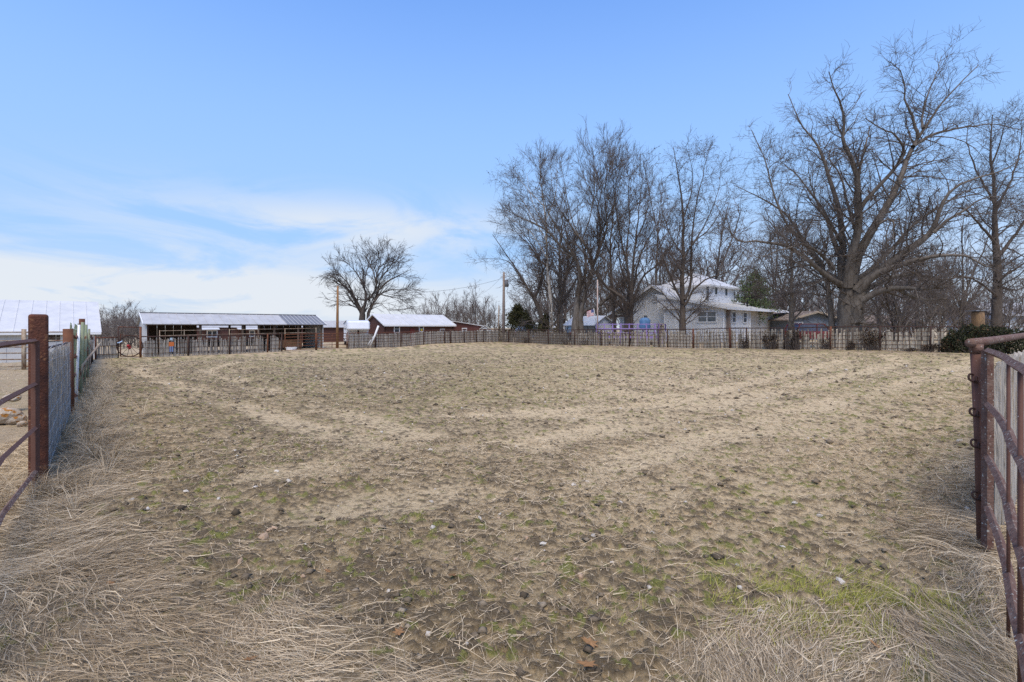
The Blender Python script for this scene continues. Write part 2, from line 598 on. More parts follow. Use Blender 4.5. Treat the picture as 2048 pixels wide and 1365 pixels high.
def ground_layers(x, y):
    r = np.hypot(x, y)
    st = straw_mask(x, y)
    tr = track_mask(x, y) * (1 - st)
    ins = inside(x, y).astype(float)
    patch = fbm(x * .9, y * .9, 21, 4, .6)
    sand = .53 + .20 * np.tanh((x - .6) / 2.2) * sstep(y, 40, 10) + (patch - .5) * .4
    sand = np.clip(sand + .36 * tr - .32 * sstep(y, 4.6, 2.6) * sstep(x, 2.2, .2), 0, 1)
    wxn, wyn = x + .12 * (fbm(x * 4, y * 4, 33, 2) - .5), y + .12 * (fbm(x * 4 + 9, y * 4, 35, 2) - .5)
    vs_ = sstep(fbm(x * 1.3, y * 1.3, 37, 3), .35, .65)
    c1 = (.30 + .35 * vs_) * fbm(wxn * 7, wyn * 7, 31, 4, .6) + (.70 - .35 * vs_) * fbm(wxn * 19, wyn * 23, 32, 4, .6)
    c2 = fbm(x * 34, y * 34, 41, 2)
    thr = .405 + .16 * sand + .10 * (fbm(x * 2.1, y * 2.1, 39, 3) - .45)
    clod = sstep(c1 * .65 + c2 * .35, thr, thr + .11) * (1 - st * .6)
    mz = fbm(x * 14, y * 14, 51, 3)
    mreg = np.clip(.30 + .35 * sstep(fbm(x * .35, y * .35, 61, 2), .4, .65)
                   + .5 * np.exp(-((x - 1.75) ** 2 / .5 + (y - 2.75) ** 2 / .25))
                   + .30 * sstep(x - .55 * y, -.5, 2.0), 0, 1)
    moss = sstep(mz + .10 * c2, .79 - .13 * mreg, .835 - .13 * mreg) * (1 - .7 * tr) * (1 - .8 * st)
    olive = sstep(fbm(x * .25 + 3, y * .25, 71, 3), .42, .62) * sstep(y, 7, 13) * (1 - tr)
    dfar = np.minimum(seg_dist(x, y, FC, RP1), np.minimum(seg_dist(x, y, RP1, RP2), seg_dist(x, y, RP2, RC)))
    litter = sstep(dfar, 5.5, 1.0) * sstep(fbm(x * .5, y * .5, 81, 2), .15, .5) * ins
    disp = (c1 - .5) * .034 * (1 - .5 * st) + (c2 - .5) * .014 + clod * (.006 + .018 * fbm(x * 3, y * 3, 91, 2)) + moss * .008
    disp = disp * (1 - .55 * tr) + (fbm(x * .8, y * .8, 95, 3) - .5) * .07 - .02 * tr
    disp *= np.clip(1.3 - r / 90, .2, 1)
    return dict(straw=st, sand=sand, clod=clod, moss=moss, olive=olive, litter=litter, disp=disp, inside=ins)


def ground_h(x, y):
    x, y = np.asarray(x, float), np.asarray(y, float)
    return gz_np(x, y) + ground_layers(x, y)['disp']


# ------------------------------------------------------------------ ground sheet
def build_ground():
    rad = [.02]
    while rad[-1] < 1500:
        r = rad[-1]
        k = 1.3 if r < 1.2 else 1.02 if r < 1.9 else 1.0045 if r < 6 else 1.0065 if r < 12 else 1.010 if r < 40 else 1.03 if r < 120 else 1.15
        rad.append(r * k)
    rad = np.array(rad)
    fr = np.linspace(-math.radians(52), math.radians(52), 460)
    bk = np.linspace(math.radians(52), math.radians(308), 50)[1:-1]
    th = np.concatenate([fr, bk])
    nr, na = len(rad), len(th)
    X = rad[:, None] * np.sin(th)[None, :]
    Y = rad[:, None] * np.cos(th)[None, :]
    jit = RNG.normal(0, .25, X.shape)
    x, y = X.ravel(), Y.ravel()
    L = ground_layers(x, y)
    z = gz_np(x, y) + L['disp']
    V = np.stack([x, y, z], 1)
    i = np.arange(nr - 1)[:, None] * na + np.arange(na)[None, :]
    j = np.arange(nr - 1)[:, None] * na + (np.arange(na)[None, :] + 1) % na
    F = np.stack([i, i + na, j + na, j], -1).reshape(-1, 4)[:, ::-1]
    V = np.vstack([V, [[0, 0, float(z[0])]]])
    at = {k: np.append(L[k], L[k][0]) for k in ('straw', 'sand', 'clod', 'moss', 'olive', 'litter', 'inside')}
    me = np_mesh('ground', V, F, True, at)
    return me


def ground_material():
    m = bpy.data.materials.new('arena_soil')
    m.use_nodes = True
    nt = m.node_tree
    b = nt.nodes['Principled BSDF']
    b.inputs['Roughness'].default_value = .95
    b.inputs['Specular IOR Level'].default_value = .15
    L = nt.links.new
    geo = nt.nodes.new('ShaderNodeNewGeometry')

    def noise(s, d=5, r=.6):
        n = nt.nodes.new('ShaderNodeTexNoise')
        n.inputs['Scale'].default_value = s
        n.inputs['Detail'].default_value = d
        n.inputs['Roughness'].default_value = r
        L(geo.outputs['Position'], n.inputs['Vector'])
        return n.outputs['Fac']

    def attr(n):
        a = nt.nodes.new('ShaderNodeAttribute')
        a.attribute_name = n
        return a.outputs['Fac']

    def rng(v, lo, hi, a=0., c=1.):
        n = nt.nodes.new('ShaderNodeMapRange')
        n.inputs['From Min'].default_value = lo
        n.inputs['From Max'].default_value = hi
        n.inputs['To Min'].default_value = a
        n.inputs['To Max'].default_value = c
        L(v, n.inputs['Value'])
        return n.outputs[0]

    def mix(f, A, B):
        n = nt.nodes.new('ShaderNodeMix')
        n.data_type = 'RGBA'
        for s, v in (('Factor', f), ('A', A), ('B', B)):
            if isinstance(v, tuple):
                n.inputs[s].default_value = (*v, 1)
            elif isinstance(v, float):
                n.inputs[s].default_value = v
            else:
                L(v, n.inputs[s])
        return n.outputs['Result']

    def mul(a, c):
        n = nt.nodes.new('ShaderNodeMath')
        n.operation = 'MULTIPLY'
        for k, v in enumerate((a, c)):
            if isinstance(v, float):
                n.inputs[k].default_value = v
            else:
                L(v, n.inputs[k])
        return n.outputs[0]

    fine = noise(55, 6, .7)
    mid = noise(14, 5, .65)
    grit = noise(190, 3, .7)
    sandc = mix(rng(fine, .3, .7), (.43, .325, .185), (.68, .53, .325))
    soilc = mix(rng(fine, .32, .68), (.215, .158, .086), (.43, .325, .184))
    col = mix(rng(attr('sand'), .15, .85), soilc, sandc)
    col = mix(mul(attr('clod'), .9), col, mix(rng(fine, .35, .65), (.065, .046, .026), (.15, .112, .066)))
    # speckle beyond the reach of the mesh
    col = mix(mul(rng(mid, .52, .62), .6), col, (.12, .088, .048))
    col = mix(mul(rng(grit, .58, .70), .55), col, (.50, .43, .33))
    col = mix(mul(attr('olive'), mul(rng(mid, .42, .6), .55)), col, (.30, .24, .10))
    col = mix(mul(attr('litter'), mul(rng(fine, .3, .6), .62)), col, (.155, .105, .085))
    straw = mix(rng(fine, .32, .66), (.21, .16, .10), (.50, .40, .275))
    col = mix(mul(attr('straw'), .85), col, straw)
    mossc = mix(rng(fine, .35, .65), (.11, .12, .03), (.25, .245, .07))
    col = mix(mul(attr('moss'), .85), col, mossc)
    L(col, b.inputs['Base Color'])
    bp = nt.nodes.new('ShaderNodeBump')
    bp.inputs['Strength'].default_value = .9
    bp.inputs['Distance'].default_value = .025
    L(noise(60, 8, .75), bp.inputs['Height'])
    L(bp.outputs[0], b.inputs['Normal'])
    return m


ground = link_mesh('ground', build_ground(), ground_material(), kind='structure')
ground['label'] = 'bare sandy arena soil with moss and dry straw'


# ------------------------------------------------------------------ straw, clods, moss
def blades(pos, heading, length, width, lift, droop, curl, tone, segs=3):
    """thin tapering strips: pos (n,3), all other (n,)"""
    n = len(pos)
    K = segs + 1
    t = np.linspace(0, 1, K)[None, :]
    ang = heading[:, None] + curl[:, None] * t
    el = lift[:, None] - droop[:, None] * t
    step = (length / segs)[:, None]
    dx, dy, dz = np.cos(el) * np.cos(ang) * step, np.cos(el) * np.sin(ang) * step, np.sin(el) * step
    C = np.zeros((n, K, 3))
    C[:, 0] = pos
    C[:, 1:, 0] = pos[:, None, 0] + np.cumsum(dx[:, :-1], 1)
    C[:, 1:, 1] = pos[:, None, 1] + np.cumsum(dy[:, :-1], 1)
    C[:, 1:, 2] = pos[:, None, 2] + np.cumsum(dz[:, :-1], 1)
    roll = RNG.uniform(-.9, .9, n)[:, None]
    w = (width[:, None] * (1 - .75 * t)) * .5
    sx, sy, sz = -np.sin(ang) * np.cos(roll), np.cos(ang) * np.cos(roll), np.sin(roll) * np.ones_like(ang)
    S = np.stack([sx, sy, sz], -1) * w[..., None]
    return C, S, tone


def blades_mesh(name, parts):
    Vs, Fs, Ts, off = [], [], [], 0
    for C, S, tone in parts:
        n, K, _ = C.shape
        V = np.stack([C - S, C + S], 2).reshape(-1, 3)
        base = (np.arange(n) * K * 2)[:, None] + (np.arange(K - 1) * 2)[None, :]
        F = np.stack([base, base + 1, base + 3, base + 2], -1).reshape(-1, 4) + off
        Vs.append(V)
        Fs.append(F)
        Ts.append(np.repeat(tone, K * 2))
        off += len(V)
    return np_mesh(name, np.vstack(Vs), np.vstack(Fs), False, {'tone': np.concatenate(Ts)})


def settle(C, x0=None):
    """keep strips from sinking far under the soil"""
    n, K, _ = C.shape
    g = ground_h(C[..., 0].ravel(), C[..., 1].ravel()).reshape(n, K)
    C[..., 2] = np.maximum(C[..., 2], g + RNG.uniform(.001, .022, (n, 1)))
    return C


def flow(x, y):
    return .30 + (fbm(x * .9, y * .9, 131, 2) - .5) * 3.2 + (fbm(x * 3.0, y * 3.0, 133, 2) - .5) * 2.2


def scatter(n, xr, yr):
    return RNG.uniform(*xr, n), RNG.uniform(*yr, n)


def straw_layer():
    parts = []
    # thick flattened mat in the foreground
    x, y = scatter(270000, (-6.5, 5.2), (1.5, 7.5))
    keep = (RNG.random(len(x)) < straw_mask(x, y) * np.clip(3.2 / y, .18, 1)) & (np.abs(x) < y * 1.12 + .6)
    x, y = x[keep], y[keep]
    print('mat', len(x))
    n = len(x)
    hd = flow(x, y) + RNG.normal(0, .38, n) + np.where(RNG.random(n) < .5, 0, math.pi)
    tuft = sstep(fbm(x * 2.2, y * 2.2, 141, 2), .55, .75)
    z = ground_h(x, y) + RNG.uniform(0, .02, n) + tuft * RNG.uniform(0, .05, n)
    ln = RNG.uniform(.05, .26, n) * (1 + .35 * tuft)
    tn = np.clip(RNG.normal(.56, .22, n) + (fbm(x * 1.3, y * 1.3, 151, 2) - .5) * .5, 0, 1)
    C, S, T = blades(np.stack([x, y, z], 1), hd, ln, RNG.gamma(3.2, .0008, n).clip(.0012, .0055) * np.clip(y / 2.4, 1, 1.6),
                     RNG.uniform(-.05, .20, n) + tuft * RNG.uniform(0, .45, n), RNG.uniform(.0, .6, n) + tuft * .4, RNG.normal(0, .55, n), tn, 3)
    parts.append((settle(C), S, T))
    # loose stems on the bare soil
    x, y = scatter(70000, (-12, 12), (2, 15))
    dens = sstep(fbm(x * 1.1, y * 1.1, 161, 3), .40, .70) * (1 - .7 * track_mask(x, y)) * (1 - straw_mask(x, y)) * np.clip(5.5 / y, .3, 1) + .06
    keep = (RNG.random(len(x)) < dens) & (np.abs(x) < y * 1.06 + .3) & inside(x, y)
    x, y = x[keep], y[keep]
    n = len(x)
    print('loose', n)
    hd = RNG.uniform(0, 6.28, n)
    C, S, T = blades(np.stack([x, y, ground_h(x, y) + .004], 1), hd, RNG.uniform(.05, .28, n), RNG.uniform(.002, .004, n) * np.clip(y / 3, 1, 3),
                     RNG.uniform(0, .35, n), RNG.uniform(.2, .9, n), RNG.normal(0, .8, n), np.clip(RNG.normal(.55, .2, n), 0, 1), 3)
    parts.append((settle(C), S, T))
    # short stubble bits all over the soil
    x, y = scatter(330000, (-24, 24), (2, 26))
    x2, y2 = scatter(75000, (-5.5, 5.5), (2, 7))
    x, y = np.append(x, x2), np.append(y, y2)
    dens = (.35 + .65 * sstep(fbm(x * .9, y * .9, 163, 3), .3, .7)) * (1 - .6 * track_mask(x, y)) * (1 - .6 * straw_mask(x, y)) * np.clip(6 / y, .3, 1)
    keep = (RNG.random(len(x)) < dens) & (np.abs(x) < y * 1.04 + .3) & inside(x, y)
    x, y = x[keep], y[keep]
    n = len(x)
    print('stubble', n)
    C, S, T = blades(np.stack([x, y, ground_h(x, y) + RNG.uniform(-.002, .006, n)], 1), RNG.uniform(0, 6.28, n), RNG.uniform(.015, .075, n) * np.clip(y / 8, 1, 2), RNG.uniform(.002, .005, n) * np.clip(y / 4, 1, 3.2),
                     RNG.uniform(-.1, .6, n), RNG.uniform(0, .3, n), RNG.normal(0, .3, n), np.clip(RNG.normal(.47, .30, n), 0, 1), 1)
    parts.append((C, S, T))
    # arching tufts: at the fence feet and heaped in the foreground
    cs = []
    for t in np.linspace(0, .5, 75):
        for k in range(2):
            q = RNG.normal(0, .22) + .28
            cs.append((NL[0] + (LC[0] - NL[0]) * t + q * .78, NL[1] + (LC[1] - NL[1]) * t + q * .62, .42))
    for t in np.linspace(0, .35, 40):
        q = RNG.normal(0, .15) - .12
        cs.append((NR[0] + (RC[0] - NR[0]) * t + q, NR[1] + (RC[1] - NR[1]) * t - q * .2, .26))
    for k in range(60):
        a = RNG.uniform(0, 6.28)
        cs.append((NL[0] + RNG.normal(0, .28), NL[1] - .25 + RNG.normal(0, .25), .40))
    fx, fy = scatter(2500, (-5, 3.6), (1.9, 4.6))
    ok = (RNG.random(2500) < sstep(straw_mask(fx, fy), .5, 1) * sstep(fbm(fx * 1.5, fy * 1.5, 171, 2), .45, .7) * .35)
    cs += [(a, b, .15) for a, b in zip(fx[ok], fy[ok])]
    cs = np.array(cs)
    m = 34
    c = np.repeat(cs, m, 0)
    n = len(c)
    a = np.repeat(RNG.uniform(0, 6.28, len(cs)), m) + RNG.normal(0, .8, n)
    r = RNG.uniform(0, .06, n)
    x, y = c[:, 0] + r * np.cos(a), c[:, 1] + r * np.sin(a)
    C, S, T = blades(np.stack([x, y, ground_h(x, y)], 1), a, c[:, 2] * RNG.uniform(.5, 1.25, n), RNG.uniform(.0016, .0034, n) * np.clip(y / 3, 1, 2.2),
                     RNG.uniform(.5, 1.35, n), RNG.uniform(1.0, 2.2, n), RNG.normal(0, .5, n), np.clip(RNG.normal(.62, .2, n), 0, 1), 4)
    parts.append((settle(C), S, T))
    # rougher grass outside the arena on the left
    x, y = scatter(26000, (-34, -4.2), (3.4, 30))
    keep = (~inside(x, y)) & (RNG.random(len(x)) < np.clip(8 / y, .1, 1)) & (np.abs(x) < y * 1.1 + .4)
    x, y = x[keep], y[keep]
    n = len(x)
    C, S, T = blades(np.stack([x, y, ground_h(x, y)], 1), RNG.uniform(0, 6.28, n), RNG.uniform(.06, .22, n), RNG.uniform(.004, .007, n) * np.clip(y / 7, .7, 3),
                     RNG.uniform(.1, .9, n), RNG.uniform(.3, 1.2, n), RNG.normal(0, .5, n), np.clip(RNG.normal(.55, .16, n), 0, 1), 3)
    parts.append((settle(C), S, T))
    return parts


dg = link_mesh('dry_grass', blades_mesh('dry_grass', straw_layer()), STRAW)
tag(dg, 'flattened dry straw and grass along the foreground and fence feet', 'dry grass', kind='stuff')


def lumps(name, x, y, size, flat, tone, mat, label, cat, base=None):
    """little eight-faced clods"""
    n = len(x)
    D = np.array([(1, 0, 0), (0, 1, 0), (-1, 0, 0), (0, -1, 0), (0, 0, 1), (.3, .2, -.6)], float)
    F0 = np.array([(0, 1, 4), (1, 2, 4), (2, 3, 4), (3, 0, 4), (1, 0, 5), (2, 1, 5), (3, 2, 5), (0, 3, 5)])
    r = RNG.uniform(.55, 1.45, (n, 6, 1)) * size[:, None, None]
    V = D[None] * r
    a = RNG.uniform(0, 6.28, n)
    ca, sa = np.cos(a)[:, None], np.sin(a)[:, None]
    X = V[..., 0] * ca - V[..., 1] * sa
    Y = V[..., 0] * sa + V[..., 1] * ca
    Z = V[..., 2] * flat[:, None]
    z0 = ground_h(x, y)
    V = np.stack([X + x[:, None], Y + y[:, None], Z + z0[:, None] + (size * flat * .1)[:, None]], -1).reshape(-1, 3)
    F = (F0[None] + (np.arange(n) * 6)[:, None, None]).reshape(-1, 3)
    o = link_mesh(name, np_mesh(name, V, F, True, {'tone': np.repeat(tone, 6)}), mat)
    return tag(o, label, cat, kind='stuff')


x, y = scatter(190000, (-26, 26), (2, 34))
Lr = ground_layers(x, y)
keep = inside(x, y) & (np.abs(x) < y * 1.05 + .3) & (RNG.random(len(x)) < (.12 + .75 * Lr['clod']) * (1 - .75 * Lr['straw']) * np.clip(7 / y, .16, 1))
x, y = x[keep], y[keep]
cl_ = Lr['clod'][keep]
n = len(x)
print('clods', n)
lumps('soil_clods', x, y, RNG.gamma(2.2, .0055, n) * np.clip(y / 8, 1, 1.8) + .003, RNG.uniform(.35, .8, n),
      np.clip(RNG.normal(.52, .22, n) - .12 * cl_, 0, 1), CLOD, 'crumbly brown soil clods strewn over the arena', 'soil clods')

x, y = scatter(75000, (-10, 12), (2, 16))
Lr = ground_layers(x, y)
keep = inside(x, y) & (np.abs(x) < y * 1.05 + .3) & (RNG.random(len(x)) < Lr['moss'] * np.clip(4.5 / y, .15, 1) * .8)
x, y = x[keep], y[keep]
n = len(x)
print('moss', n)
m = 9
xx, yy = np.repeat(x, m) + RNG.normal(0, .014, n * m), np.repeat(y, m) + RNG.normal(0, .014, n * m)
N = n * m
C, S, T = blades(np.stack([xx, yy, ground_h(xx, yy) - .002], 1), RNG.uniform(0, 6.28, N), RNG.uniform(.012, .032, N), RNG.uniform(.0025, .005, N) * np.clip(yy / 4, 1, 2.5),
                 RNG.uniform(.4, 1.4, N), RNG.uniform(0, .8, N), RNG.normal(0, .5, N), np.clip(RNG.normal(.55, .22, N), 0, 1), 2)
MOSSP = [(C, S, T)]
# thin young grass coming through the straw at the right
N = 5200
xx, yy = RNG.normal(1.85, .42, N), RNG.normal(2.78, .20, N)
ok = (fbm(xx * 6, yy * 6, 57, 2) > .47)
xx, yy = xx[ok], yy[ok]
N = len(xx)
C, S, T = blades(np.stack([xx, yy, ground_h(xx, yy)], 1), flow(xx, yy) + RNG.normal(0, .6, N), RNG.uniform(.03, .08, N), RNG.uniform(.0022, .0042, N),
                 RNG.uniform(.2, 1.0, N), RNG.uniform(.2, 1.0, N), RNG.normal(0, .5, N), np.clip(RNG.normal(.65, .2, N), 0, 1), 2)
MOSSP.append((C, S, T))
mo = link_mesh('moss', blades_mesh('moss', MOSSP), MOSS)
tag(mo, 'bright green moss tufts scattered over the bare soil', 'moss', kind='stuff')
# ------------------------------------------------------------------ fences
def line_points(line):
    L = [0.0]
    for (a, b), (c, d) in zip(line, line[1:]):
        L.append(L[-1] + math.hypot(c - a, d - b))
    return L


def at_s(line, s):
    L = line_points(line)
    for i in range(len(line) - 1):
        if s <= L[i + 1] or i == len(line) - 2:
            t = (s - L[i]) / (L[i + 1] - L[i])
            (a, b), (c, d) = line[i], line[i + 1]
            return a + (c - a) * t, b + (d - b) * t, math.atan2(d - b, c - a)


def s_of(line, px):
    x, y = on_line(line, px)
    L, best = line_points(line), None
    for i, ((x0, y0), (x1, y1)) in enumerate(zip(line, line[1:])):
        l2 = (x1 - x0) ** 2 + (y1 - y0) ** 2
        t = max(0, min(1, ((x - x0) * (x1 - x0) + (y - y0) * (y1 - y0)) / l2))
        d = (x0 + t * (x1 - x0) - x) ** 2 + (y0 + t * (y1 - y0) - y) ** 2
        if best is None or d < best[0]:
            best = (d, L[i] + t * l2 ** .5)
    return best[1]


def picket_mesh(name, w, h, t, seed, split=False):
    """a weathered stake: bowed sides, slanted or broken top"""
    r = random.Random(seed)
    mb = MB()
    zs = [0, h * .35, h * .7, h]
    rings = []
    for i, z in enumerate(zs):
        dx, dy = r.uniform(-.012, .012), r.uniform(-.01, .01)
        ww, tt = w * r.uniform(.82, 1.1), t * r.uniform(.8, 1.15)
        for a, b in ((-.5, -.5), (.5, -.5), (.5, .5), (-.5, .5)):
            zz = z + (r.uniform(-.035, .035) if i == 3 else 0)
            rings.append((dx + a * ww, dy + b * tt, zz))
    fs = [(3, 2, 1, 0), (12, 13, 14, 15)]
    for i in range(3):
        o = i * 4
        for k in range(4):
            fs.append((o + k, o + (k + 1) % 4, o + 4 + (k + 1) % 4, o + 4 + k))
    me = bpy.data.meshes.new(name)
    me.from_pydata(rings, [], fs)
    me.update()
    return me


def pickets(parent, line, s0, s1, gap, meshes, mat, off, hscale=(.9, 1.04), lean=.035, skip=0.0, z0=-.03, cap=300, order=None, zlift=None):
    """one object per picket, sharing a few meshes; past `cap` the smallest go into one part"""
    o = ORG[parent]
    spots = []
    s = s0
    while s < s1:
        if random.random() >= skip:
            spots.append(s)
        s += gap * random.uniform(.75, 1.3)
    if len(spots) > cap:
        spots.sort(key=lambda q: at_s(line, q)[1])
    rest = MB()
    for k, q in enumerate(spots):
        x, y, a = at_s(line, q)
        x += -math.sin(a) * off
        y += math.cos(a) * off
        z = gz(x, y) + z0 + (zlift() if zlift else 0)
        me = meshes[random.randrange(len(meshes))]
        sc = random.uniform(*hscale)
        if k < cap:
            ob = link_mesh('picket', me, mat, parent)
            ob.location = Vector((x, y, z)) - o
            ob.rotation_euler = (random.gauss(0, lean * .6), random.gauss(0, lean), a)
            ob.scale = (random.uniform(.75, 1.25), 1, sc)
        else:
            R = Matrix.Translation((x, y, z)) @ Matrix.Rotation(a, 4, 'Z') @ Matrix.Rotation(random.gauss(0, lean), 4, 'Y') @ Matrix.Diagonal((random.uniform(.75, 1.25), 1, sc, 1))
            rest.add([R @ v.co for v in me.vertices], [tuple(p.vertices) for p in me.polygons])
    if rest.v:
        rest.build('picket_row', mat, parent, kind='stuff')


def follow(line, s0, s1, h, off, step=1.2):
    pts, s = [], s0
    while True:
        x, y, a = at_s(line, s)
        x += -math.sin(a) * off
        y += math.cos(a) * off
        pts.append(Vector((x, y, gz(x, y) + h)))
        if s >= s1:
            return pts
        s = min(s + step, s1)


def rods(parent, line, s0, s1, hs, vgap, htop, r, off, mat, name='wire_panel', vr=None):
    mb = MB()
    for h in hs:
        pts = follow(line, s0, s1, h, off, 1.2)
        pts = [p + Vector((0, 0, random.gauss(0, .022))) for p in pts]
        mb.tube(pts, r, 4, False)
    s = s0
    while s < s1:
        x, y, a = at_s(line, s)
        x += -math.sin(a) * off
        y += math.cos(a) * off
        z = gz(x, y)
        mb.tube([(x, y, z + .03), (x + random.gauss(0, .03 if vgap > .2 else .01), y, z + htop)], vr or r, 4, False)
        s += vgap * random.uniform(.9, 1.1)
    return mb.build(name, mat, parent)


def post(parent, x, y, h, r, mat, name='post', lean=(0, 0), n=10, below=.15):
    z = gz(x, y)
    return MB().tube([(x, y, z - below), (x + lean[0] * .5, y + lean[1] * .5, z + h * .5), (x + lean[0], y + lean[1], z + h)], r, n).build(name, mat, parent, True if n > 6 else False)


PK = [picket_mesh('picket', .075, 1.32, .025, k) for k in range(7)]
PKB = [picket_mesh('picket', .082, 1.24, .03, 20 + k) for k in range(7)]
PKN = [picket_mesh('picket', .135, 1.30, .03, 40 + k) for k in range(6)]
PKW = [picket_mesh('picket', .085, 1.24, .022, 60 + k) for k in range(6)]
PKG = [picket_mesh('picket', .11, 1.62, .02, 80 + k) for k in range(4)]

# -- back fence, left of the wheel gate
LB = LINE_B
sA0, sA1 = s_of(LB, 191), s_of(LB, 236)
x0, y0, _ = at_s(LB, sA0)
f = thing('picket_fence', (x0, y0, gz(x0, y0)), 'short run of tightly set grey pickets left of the wagon wheel gate', 'fence', 'picket fences round the arena')
pickets(f, LB, sA0, sA1, .083, PK, PICKET, .03)
MB().tube(follow(LB, sA0, sA1, 1.40, 0), .035, 8).build('top_rail', RUST, f, True)
for h in (.30, .85):
    MB().tube(follow(LB, sA0, sA1, h, -.03), .022, 6).build('rail', RUST_DARK, f, True)
post(f, x0, y0, 1.5, .05, RUST)

# -- gate with the wagon wheel
sW0, sW1 = s_of(LB, 236.5), s_of(LB, 281)
xa, ya, aw = at_s(LB, sW0)
xb, yb, _ = at_s(LB, sW1)
g = thing('wheel_gate', ((xa + xb) / 2, (ya + yb) / 2, gz(xa, ya)), 'rusty arched gate frame holding an old iron wagon wheel', 'gate')
za, zb = gz(xa, ya), gz(xb, yb)
zt = EYE - (655 - 655) * ya / 1024
MB().tube([(xa, ya, za - .1), (xa, ya, 1.56)], .035, 8).build('post', RUST_DARK, g, True)
MB().tube([(xb, yb, zb - .1), (xb, yb, 1.55)], .075, 10).build('post', RUST_ORANGE, g, True)
MB().tube([(xa, ya, 1.53), (xb, yb, 1.49)], .03, 8).build('arch_bar', RUST, g, True)
ux, uy = math.cos(aw), math.sin(aw)
nx, ny = -uy, ux
wc = Vector(((xa + xb) / 2 + ux * .02, (ya + yb) / 2 + uy * .02, za + .80))
A1, A2 = Vector((ux, uy, 0)), Vector((0, 0, 1))
wh = MB().ring(wc, A1, A2, .70, .035, 40, 6).build('wheel_rim', RUST_DARK, g, True)
MB().tube([wc - Vector((nx, ny, 0)) * .10, wc + Vector((nx, ny, 0)) * .10], .075, 12).build('hub', RUST, g, True)
for k in range(14):
    a = 2 * math.pi * k / 14
    e = A1 * math.cos(a) + A2 * math.sin(a)
    MB().tube([wc + e * .06, wc + e * .69], .013, 5).build('spoke', RUST_DARK, g)
fr = MB()
fr.bar((xa + ux * .12, ya + uy * .12, za + .1), (xa + ux * .12, ya + uy * .12, za + 1.62), .045)
fr.bar((xa + ux * .12, ya + uy * .12, za + 1.56), (xb - ux * .1, yb - uy * .1, zb + 1.46), .04)
fr.bar((xa + ux * .12, ya + uy * .12, za + .12), (xb - ux * .1, yb - uy * .1, zb + .06), .04)
fr.build('gate_frame', RUST, g)
hub = wc + Vector((-nx, -ny, 0)) * -.0
rag = MB()
rr = random.Random(4)
pts = [hub + Vector((-nx * -.0 + ux * rr.uniform(-.05, .12), -ny * 0 + uy * rr.uniform(-.05, .12) - .14, .10 - .07 * k)) for k in range(6)]
rag.tube(pts, [.06, .10, .075, .09, .06, .03], 8)
r_ = rag.build('red_cloth', M('red_cloth', (.42, .05, .05), (.30, .03, .03), 6, .9), None, True)
tag(r_, 'red cloth tied on the hub of the wagon wheel', 'cloth')
rope = MB().tube([Vector((xa, ya - .09, za + 1.02)), Vector((xa + ux * .15, ya + uy * .15 - .09, za + 1.06)), Vector((xa + ux * .28, ya + uy * .28 - .09, za + 1.15))], [.03, .045, .03], 6)
tag(rope.build('blue_rope', M('blue_rope', (.32, .47, .68), (.42, .55, .72), 8, .8)), 'pale blue rope latching the wheel gate to its post', 'rope')

# -- back fence between wheel gate and tube gates
sC0, sC1 = s_of(LB, 282.5), s_of(LB, 565)
x0, y0, _ = at_s(LB, sC0)
f = thing('picket_fence', (x0, y0, gz(x0, y0)), 'gappy grey picket fence with rusty rods in front of the long open shed', 'fence', 'picket fences round the arena')
pickets(f, LB, sC0 + .15, sC1, .094, PK, PICKET, .03, (.80, 1.07), .04, .08)
MB().tube(follow(LB, sC0, sC1, 1.42, 0), .036, 8).build('top_rail', RUST_DARK, f, True)
rods(f, LB, sC0, sC1, (.28, .62, .95, 1.18), .31, 1.42, .011, -.015, WIRE_RUST)
for px in (376, 459, 535, 563):
    x, y, a = at_s(LB, s_of(LB, px))
    post(f, x + math.sin(a) * .05, y - math.cos(a) * .05, 1.46, .05 if px < 560 else .04, RUST_ORANGE if px in (535,) else RUST_DARK)
# a carved figure and a few painted things hang on these pickets
xf, yf, af = at_s(LB, s_of(LB, 342))
fg = thing('cutout_figure', (xf, yf, gz(xf, yf)), 'small painted wooden cut-out figure in orange vest hung on the pickets', 'cut-out')
S_, C_ = math.sin(af), math.cos(af)
def fig(name, mat, items):
    q = MB()
    for u, w0, w1, ww in items:
        q.box((xf + C_ * u + S_ * .075, yf + S_ * u - C_ * .075, gz(xf, yf) + (w0 + w1) / 2), (ww, .03, w1 - w0), af)
    return q.build(name, mat, fg)
fig('hat', M('pale_blue_paint', (.40, .50, .58)), [(0, 1.16, 1.32, .14), (0, 1.14, 1.18, .22)])
fig('vest', M('orange_paint', (.50, .14, .04)), [(0, .72, 1.03, .20), (.13, .74, 1.02, .06), (-.12, .76, 1.02, .05)])
fig('leg', M('denim_paint', (.16, .21, .36)), [(-.06, .34, .72, .09)])
fig('leg', M('denim_paint_b', (.16, .21, .36)), [(.07, .34, .72, .09)])

# -- two rusty tube gates side by side
def tube_gate(line, px0, px1, h, nr, label, mat):
    xa, ya, a = at_s(line, s_of(line, px0))
    xb, yb, _ = at_s(line, s_of(line, px1))
    za, zb = gz(xa, ya), gz(xb, yb)
    g = thing('tube_gate', (xa, ya, za), label, 'gate', 'rusty tube gates in the back fence')
    for k in range(nr):
        w = .12 + (h - .12) * (k / (nr - 1)) ** .9
        MB().tube([(xa, ya, za + w), (xb, yb, zb + w)], .026 if k < nr - 1 else .034, 8).build('rail', mat, g, True)
    for t in (0, .5, 1):
        x, y, z = xa + (xb - xa) * t, ya + (yb - ya) * t, za + (zb - za) * t
        MB().tube([(x, y, z + (.12 if t == .5 else .02)), (x, y, z + h + .02)], .03 if t != .5 else .022, 8).build('stile', mat, g, True)
    return g


